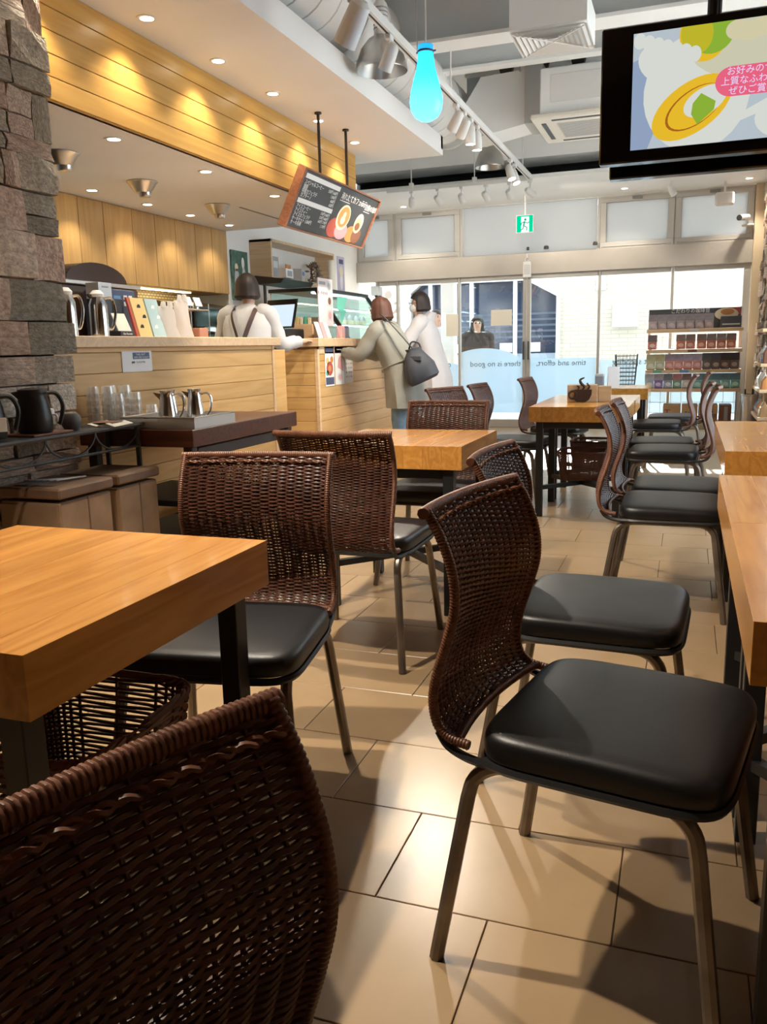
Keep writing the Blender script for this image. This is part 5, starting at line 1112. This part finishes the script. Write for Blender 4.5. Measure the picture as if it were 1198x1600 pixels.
MB().bbox(-13, 9, -.3, .35, 3.4, 3.55).build('coping', 'paper', bd)
o = thing('meter_box', 'white metal meter box on the cream tiled wall outside', 'meter box', (-1.095, 16.35, 1.40)); MB().bbox(-.23, .23, 0, .15, 0, .40, .01).build('case', 'paper', o); MB().box(-.17, -.15, -.002, 0, .12, .26).build('lock', 'p_grey', o); MB().bbox(-.21, .21, -.006, .0, .02, .38, .004).build('door', 'paper', o)
o = thing('wall_plate', 'small grey plate on the cream tiled wall above the meter box', 'plate', (-1.55, 16.49, 2.08)); MB().bbox(-.09, .09, -.02, 0, 0, .26, .004).build('plate', 'p_lgrey', o)
o = thing('wire_basket_stand', 'tall wire mesh basket stand before the glass beside the product rack', 'basket stand', (-.70, 10.95, 0)); m = MB()
for k in range(10):
    z = .50 + k * .05; s = .75 + .025 * k; m.tube([(-.13 * s, -.13 * s, z), (.13 * s, -.13 * s, z), (.13 * s, .13 * s, z), (-.13 * s, .13 * s, z)], .005, 4, closed=True)
for k in range(7):
    u = -.13 + k * .0433
    for sx, sy in ((u, -.13), (u, .13), (-.13, u), (.13, u)): m.tube([(sx * .75, sy * .75, .5), (sx, sy, .97)], .004, 4)
m.build('mesh_basket', cm('wire_dark', (.12, .12, .12), metal=.5), o)
for sx, sy in ((-1, -1), (1, -1), (1, 1), (-1, 1)): MB().tube([(.09 * sx, .09 * sy, .03), (.09 * sx, .09 * sy, .5)], .009, 6).build('leg', 'wire_dark', o); MB().lathe([(0, -.012), (.03, -.012), (.03, .012), (0, .012)], 12, (.09 * sx, .09 * sy, .03), 'X').build('wheel', 'black', o)
struct(MB().box(-13, XR + .1, YW + .12, YW + 2.2, 3.3, 3.45).build('canopy', 'paper'))  # overhang deepened out of view to shade the wall opposite
for k, x in enumerate((-3.35, .9)): tag(MB().bbox(x - .1, x + .1, YW + .75, YW + .95, -.005, 3.3, .01).build('canopy_post', 'paper'), ('white square canopy post outside, seen past the two customers', 'white square canopy post outside, behind the product rack')[k], 'post')

# ================================================================== PEOPLE
def rot2(v, a): return Vector((v.x * math.cos(a) - v.y * math.sin(a), v.x * math.sin(a) + v.y * math.cos(a), v.z))
def body(parent, J, mat='skin'):
    """one continuous skinned figure; J maps joint -> (co, radius); local +x is the way the person faces"""
    names = list(J); idx = {n: i for i, n in enumerate(names)}
    E = [('pelvis', 'spine'), ('spine', 'chest'), ('chest', 'neck'), ('neck', 'jaw'), ('jaw', 'skull'), ('skull', 'crown')]
    for s in 'LR':
        E += [('chest', 'sh' + s), ('sh' + s, 'el' + s), ('el' + s, 'wr' + s), ('wr' + s, 'pa' + s), ('pelvis', 'hip' + s), ('hip' + s, 'kn' + s), ('kn' + s, 'an' + s), ('an' + s, 'toe' + s)]
        for f in range(5): E += [('pa' + s if f else 'wr' + s, 'f%d%sa' % (f, s)), ('f%d%sa' % (f, s), 'f%d%sb' % (f, s)), ('f%d%sb' % (f, s), 'f%d%sc' % (f, s))]
    me = bpy.data.meshes.new('body'); me.from_pydata([J[n][0] for n in names], [(idx[a], idx[b]) for a, b in E], [])
    me.materials.append(MT[mat]); o = link('body', me, parent)
    md = o.modifiers.new('skin', 'SKIN'); md.use_smooth_shade = True
    if not me.skin_vertices: me.attributes
    for n, sv in zip(names, me.skin_vertices[0].data):
        r = J[n][1]; sv.radius = (r, r) if not isinstance(r, tuple) else r; sv.use_root = (n == 'pelvis')
    sb_ = o.modifiers.new('sub', 'SUBSURF'); sb_.levels = 1; sb_.render_levels = 2
    return o
def hand(J, s, wrist, fore):
    """palm and five bent fingers continuing the forearm direction"""
    d = fore.normalized(); side = Vector((0, 1 if s == 'L' else -1, 0)); side = (side - d * side.dot(d)).normalized(); dn = d.cross(side).normalized()
    if dn.z > 0: dn = -dn
    J['pa' + s] = (wrist + d * .06, .026)
    L = [.05, .075, .082, .076, .06]
    for f in range(5):
        if f == 0: base = wrist + d * .03 - side * .03; dd = (d - side * .7).normalized()
        else: base = wrist + d * .085 + side * ((f - 2.5) * .019); dd = d
        a = base; b = base + dd * L[f] * .55 + dn * .008; c = b + (dd + dn * .7).normalized() * L[f] * .5
        J['f%d%sa' % (f, s)] = (a, .0095); J['f%d%sb' % (f, s)] = (b, .0085); J['f%d%sc' % (f, s)] = (c, .007)
def ring(c, fx, sy, rx, ry, n=28, fold=0, nf=9, ph=0, tilt=0):
    out = []
    for k in range(n):
        a = 2 * math.pi * k / n; f = 1 + fold * math.sin(nf * a + ph)
        p = Vector(c) + Vector(fx) * (rx * f * math.cos(a)) + Vector(sy) * (ry * f * math.sin(a)); out.append((p.x, p.y, p.z + tilt * math.cos(a)))
    return out
def make_person(label, loc, heading, lean=0.0, hgt=1.58, arms='rest', top='coat', bottom='denim', hair='hair_brown', hem=.62, mask=False, head_turn=0.0, hairlen=.24, glasses=False, puff=1.0, face=True, hood=False, shoulder=.17):
    t = thing('person', label, 'person', loc, heading); k = hgt / 1.58
    sl, cl_ = math.sin(lean), math.cos(lean)
    def up(s, fwd=0.0, side=0.0):   # point along the leaning torso
        return Vector((s * sl + fwd * cl_, side, .84 * k + s * cl_ - fwd * sl))
    J = {'pelvis': (Vector((0, 0, .86 * k)), .115), 'spine': (up(.22 * k), .10), 'chest': (up(.42 * k), .105), 'neck': (up(.56 * k, .01), .045)}
    nb_ = up(.56 * k, .01); hd = Vector((.02 + sl * .3, 0, 1)).normalized()
    hc = nb_ + hd * .145 * k
    J['jaw'] = (nb_ + hd * .07 * k + Vector((.015, 0, 0)), .058); J['skull'] = (nb_ + hd * .14 * k, .082); J['crown'] = (nb_ + hd * .205 * k, .055)
    for s, sg in (('L', 1), ('R', -1)):
        sh = up(.50 * k, 0, sg * shoulder)
        if arms == 'lean': el = sh + Vector((.16, sg * .06, -.22)); wr = el + Vector((.22, -sg * .10, .02))
        elif arms == 'work': el = sh + Vector((.06, sg * .10, -.25)); wr = el + Vector((.22, -sg * .02 if sg > 0 else sg * .10, -.02 if sg > 0 else .02))
        else: el = sh + Vector((-.02, sg * .05, -.27)); wr = el + Vector((.06, 0, -.23))
        J['sh' + s] = (sh, .052); J['el' + s] = (el, .04); J['wr' + s] = (wr, .026); hand(J, s, wr, wr - el)
        J['hip' + s] = (Vector((0, sg * .085, .82 * k)), .085); J['kn' + s] = (Vector((.015 * sg + .02, sg * .095, .45 * k)), .055); J['an' + s] = (Vector((-.01 + .01 * sg, sg * .10, .075)), .038); J['toe' + s] = (Vector((.13 + .01 * sg, sg * .115, .028)), .03)
    body(t, J)
    # --- trousers
    for s, sg in (('L', 1), ('R', -1)):
        hp, kn, an = J['hip' + s][0], J['kn' + s][0], J['an' + s][0]
        pts = [hp + Vector((0, -sg * .01, .06)), hp, hp.lerp(kn, .5), kn, kn.lerp(an, .5), an + Vector((0, 0, .03))]
        MB().tube(pts, [.115, .108, .088, .074, .066, .062], 14).build('trouser_leg', bottom, t, True)
        MB().tube([an + Vector((-.05, 0, -.035)), an + Vector((.02, 0, -.025)), J['toe' + s][0] + Vector((-.01, 0, .005)), J['toe' + s][0] + Vector((.05, 0, 0))], [(.035, .035), (.05, .042), (.034, .045), (.018, .028)], 10).build('shoe', 'paper', t, True)
    # --- upper garment, one lofted shell per piece
    X = Vector((cl_, 0, -sl)); Y = Vector((0, 1, 0)); rings = []
    prof_ = [(hem - .84 * k, .175 * puff, .225 * puff, .06), (hem - .84 * k + .12, .172 * puff, .225 * puff, .05), (.08, .15 * puff, .20 * puff, .02), (.24 * k, .135 * puff, .19 * puff, .015), (.38 * k, .135 * puff, .205 * puff, .01), (.48 * k, .115 * puff, .20 * puff, 0), (.535 * k, .08, .135, 0), (.575 * k, .058, .065, 0)]
    for s_, rx, ry, fo in prof_:
        if s_ < 0: c = Vector((s_ * sl * .2, 0, .84 * k + s_)); rings.append(ring(c, (1, 0, 0), Y, rx, ry, fold=fo))
        else: rings.append(ring(up(s_), X if s_ > .1 else (1, 0, 0), Y, rx, ry, fold=fo))
    MB().loft(rings).build('jacket' if top == 'coat' else 'shirt', top, t, True)
    for s, sg in (('L', 1), ('R', -1)):
        sh, el, wr = J['sh' + s][0], J['el' + s][0], J['wr' + s][0]
        pts = catmull([sh + Vector((0, -sg * .05, .0)), sh + Vector((0, sg * .01, 0)), sh.lerp(el, .5), el, el.lerp(wr, .55), el.lerp(wr, .92)], 3); n_ = len(pts); r0 = .078 * puff
        MB().tube(pts, [(r0 + (.05 - r0) * (i / (n_ - 1)) ** 1.3 + .004 * math.sin(i * 2.1)) for i in range(n_)], 14).build('sleeve', top, t, True)
    if hood: MB().loft([ring(nb_ + Vector((-.05 - .03 * q, 0, -.05 + q * .035)), (1, 0, .3), Y, .10 - .02 * q, .13 - .02 * q, fold=.04, nf=5) for q in range(4)]).build('hood', top, t, True)
    # --- head details
    hp_ = bpy.data.objects.new('head_features', None); COL.objects.link(hp_); hp_.parent = t; hp_.location = hc; hp_.rotation_euler = (0, lean * .25, head_turn)
    rr = []
    for i in range(11):
        z = .118 * k - i * (hairlen + .09) / 10; u = i / 10
        R = (.106 * math.sqrt(max(.03, 1 - (z / (.122 * k)) ** 2)) if z > 0 else .106 + .012 * min(1, -z / .1)) - (.022 if i == 10 else 0)
        rr.append([(p[0] if p[0] < .03 or z > .05 else .03 + (p[0] - .03) * .1, p[1], p[2]) for p in ring((-.018, 0, z), (1, 0, 0), (0, 1, 0), R, R * .95, 32, .03, 11, i * .25)])
    MB().loft(rr).build('hair', hair, hp_, True)
    for sg in (-1, 1):
        MB().lathe([(0, -.004), (.011, 0), (.0, .004)], 10, (.081, sg * .031, .005), 'X').build('eye', 'ink', hp_); MB().tube([(.083, sg * .018, .026), (.083, sg * .045, .027)], .003, 5).build('eyebrow', hair, hp_)
        MB().lathe([(.004, -.022), (.012, -.01), (.013, .01), (.006, .022)], 8, (.005, sg * .082, -.005)).build('ear', 'skin', hp_, True)
    if mask: MB().loft([ring((.05, 0, z), (1, 0, 0), (0, 1, 0), r, r * 1.05, 16) for z, r in ((-.085, .03), (-.07, .045), (-.04, .052), (-.012, .040))]).build('face_mask', 'paper', hp_, True)
    else:
        MB().tube([(.083, 0, .012), (.098, 0, -.018), (.088, 0, -.026)], [.006, .010, .006], 8).build('nose', 'skin', hp_, True); MB().tube([(.084, -.022, -.05), (.089, 0, -.052), (.084, .022, -.05)], .0045, 6).build('mouth', cm('lips', (.50, .16, .14)), hp_, True)
    if glasses:
        for sg in (-1, 1): MB().tube([(.094, sg * .032 + .02 * math.cos(a), .004 + .016 * math.sin(a)) for a in [2 * math.pi * q / 14 for q in range(14)]], .002, 4, closed=True).tube([(.094, sg * .052, .006), (.0, sg * .084, .006)], .002, 4).build('glasses', 'strap_brown', hp_)
    return t, J
pA, J = make_person('person in a khaki grey coat and pale jeans leaning on the till counter', (-2.50, 7.62, 0), D(176), lean=.42, hgt=1.56, arms='lean', top='coat', bottom='denim', hair='hair_brown', hem=.56, puff=1.12, hairlen=.135, head_turn=-.2)
pB, J2 = make_person('person in a white hooded top and blue jeans, masked, beside the coat wearer', (-2.50, 8.6, 0), D(190), lean=.24, hgt=1.62, arms='lean', top='white_cloth', bottom='denim2', hair='hair_black', hem=.70, mask=True, glasses=True, puff=1.10, hood=True, head_turn=.3, hairlen=.12)
pC, J3 = make_person('barista in a pale shirt with crossed dark straps working at the till', (-3.50, 6.38, 0), D(100), lean=.16, hgt=1.68, arms='work', top='shirt', bottom='dark_cloth', hair='hair_black', hem=.86, puff=1.06, hairlen=.125, head_turn=.05)
pD, J4 = make_person('person with long black hair and a dark top looking in through the glass', (-3.02, 12.75, 0), D(-72), hgt=1.48, top='dark_cloth', bottom='denim2', hair='hair_black', hem=.75, hairlen=.26)
pE, J5 = make_person('person with short black hair and a white shirt outside, half behind the poster', (-3.68, 12.8, 0), D(-40), hgt=1.60, top='white_cloth', bottom='dark_cloth', hair='hair_black', hem=.80, hairlen=.09)
MB().tube(ring((.055, 0, .955), (.93, 0, -.37), (0, 1, 0), .172, .222, 40, .02, 9), .006, 6, closed=True).build('waist_cord', 'coat', pA, True)
# straps on the barista's back
def strap(parent, pts, w, th, mat, name): return MB().tube(catmull(pts, 6), [(th, w)] * (6 * (len(pts) - 1) + 1), 6, up=(-1, 0, .2)).build(name, mat, parent)
strap(pC, [(.10, .09, 1.43), (.0, .10, 1.455), (-.075, .085, 1.38), (-.125, .03, 1.22), (-.158, -.01, 1.08), (-.18, -.05, .94)], .019, .004, 'strap_brown', 'back_strap')
strap(pC, [(.10, -.09, 1.43), (.0, -.10, 1.455), (-.075, -.085, 1.38), (-.125, -.03, 1.22), (-.158, .01, 1.08), (-.18, .05, .94)], .019, .004, 'strap_brown', 'back_strap')
# shoulder bag carried by the coat wearer
bgx = thing('shoulder_bag', 'charcoal drawstring shoulder bag on the back of the coat wearer', 'bag', (-2.31, 7.43, .97), 0)
rr = []; ca, sa = math.cos(.5), math.sin(.5)
for i, (z, a, b) in enumerate(((-.16, .06, .12), (-.13, .085, .145), (-.03, .085, .135), (.06, .07, .105), (.11, .045, .07), (.135, .05, .075))): rr.append([((x * b * 2) * ca - y * a * 2 * sa - z * .35, (x * b * 2) * sa + y * a * 2 * ca, z + .10 * x * (1 if z < 0 else .3)) for x, y in superell(.5, .5, 3, 20)])
MB().loft(rr).build('pouch', 'bag_grey', bgx, True); MB().tube(catmull([(-.09, 0, .12), (-.06, -.01, .19), (.0, .01, .18), (.02, .03, .12)], 4), .008, 6).build('handle', 'bag_grey', bgx, True); MB().bbox(-.06, .05, -.085, -.06, .02, .07, .008).build('flap', 'bag_grey', bgx)
strap_w = [(-2.35, 7.42, 1.09), (-2.44, 7.40, 1.20), (-2.53, 7.395, 1.30), (-2.62, 7.42, 1.385), (-2.69, 7.49, 1.42)]
MB().tube(catmull([(x + 2.31, y - 7.43, z - .97) for x, y, z in strap_w], 6), [(.006, .016)] * 25, 6).build('shoulder_strap', cm('strap_grey', (.07, .075, .08)), bgx)
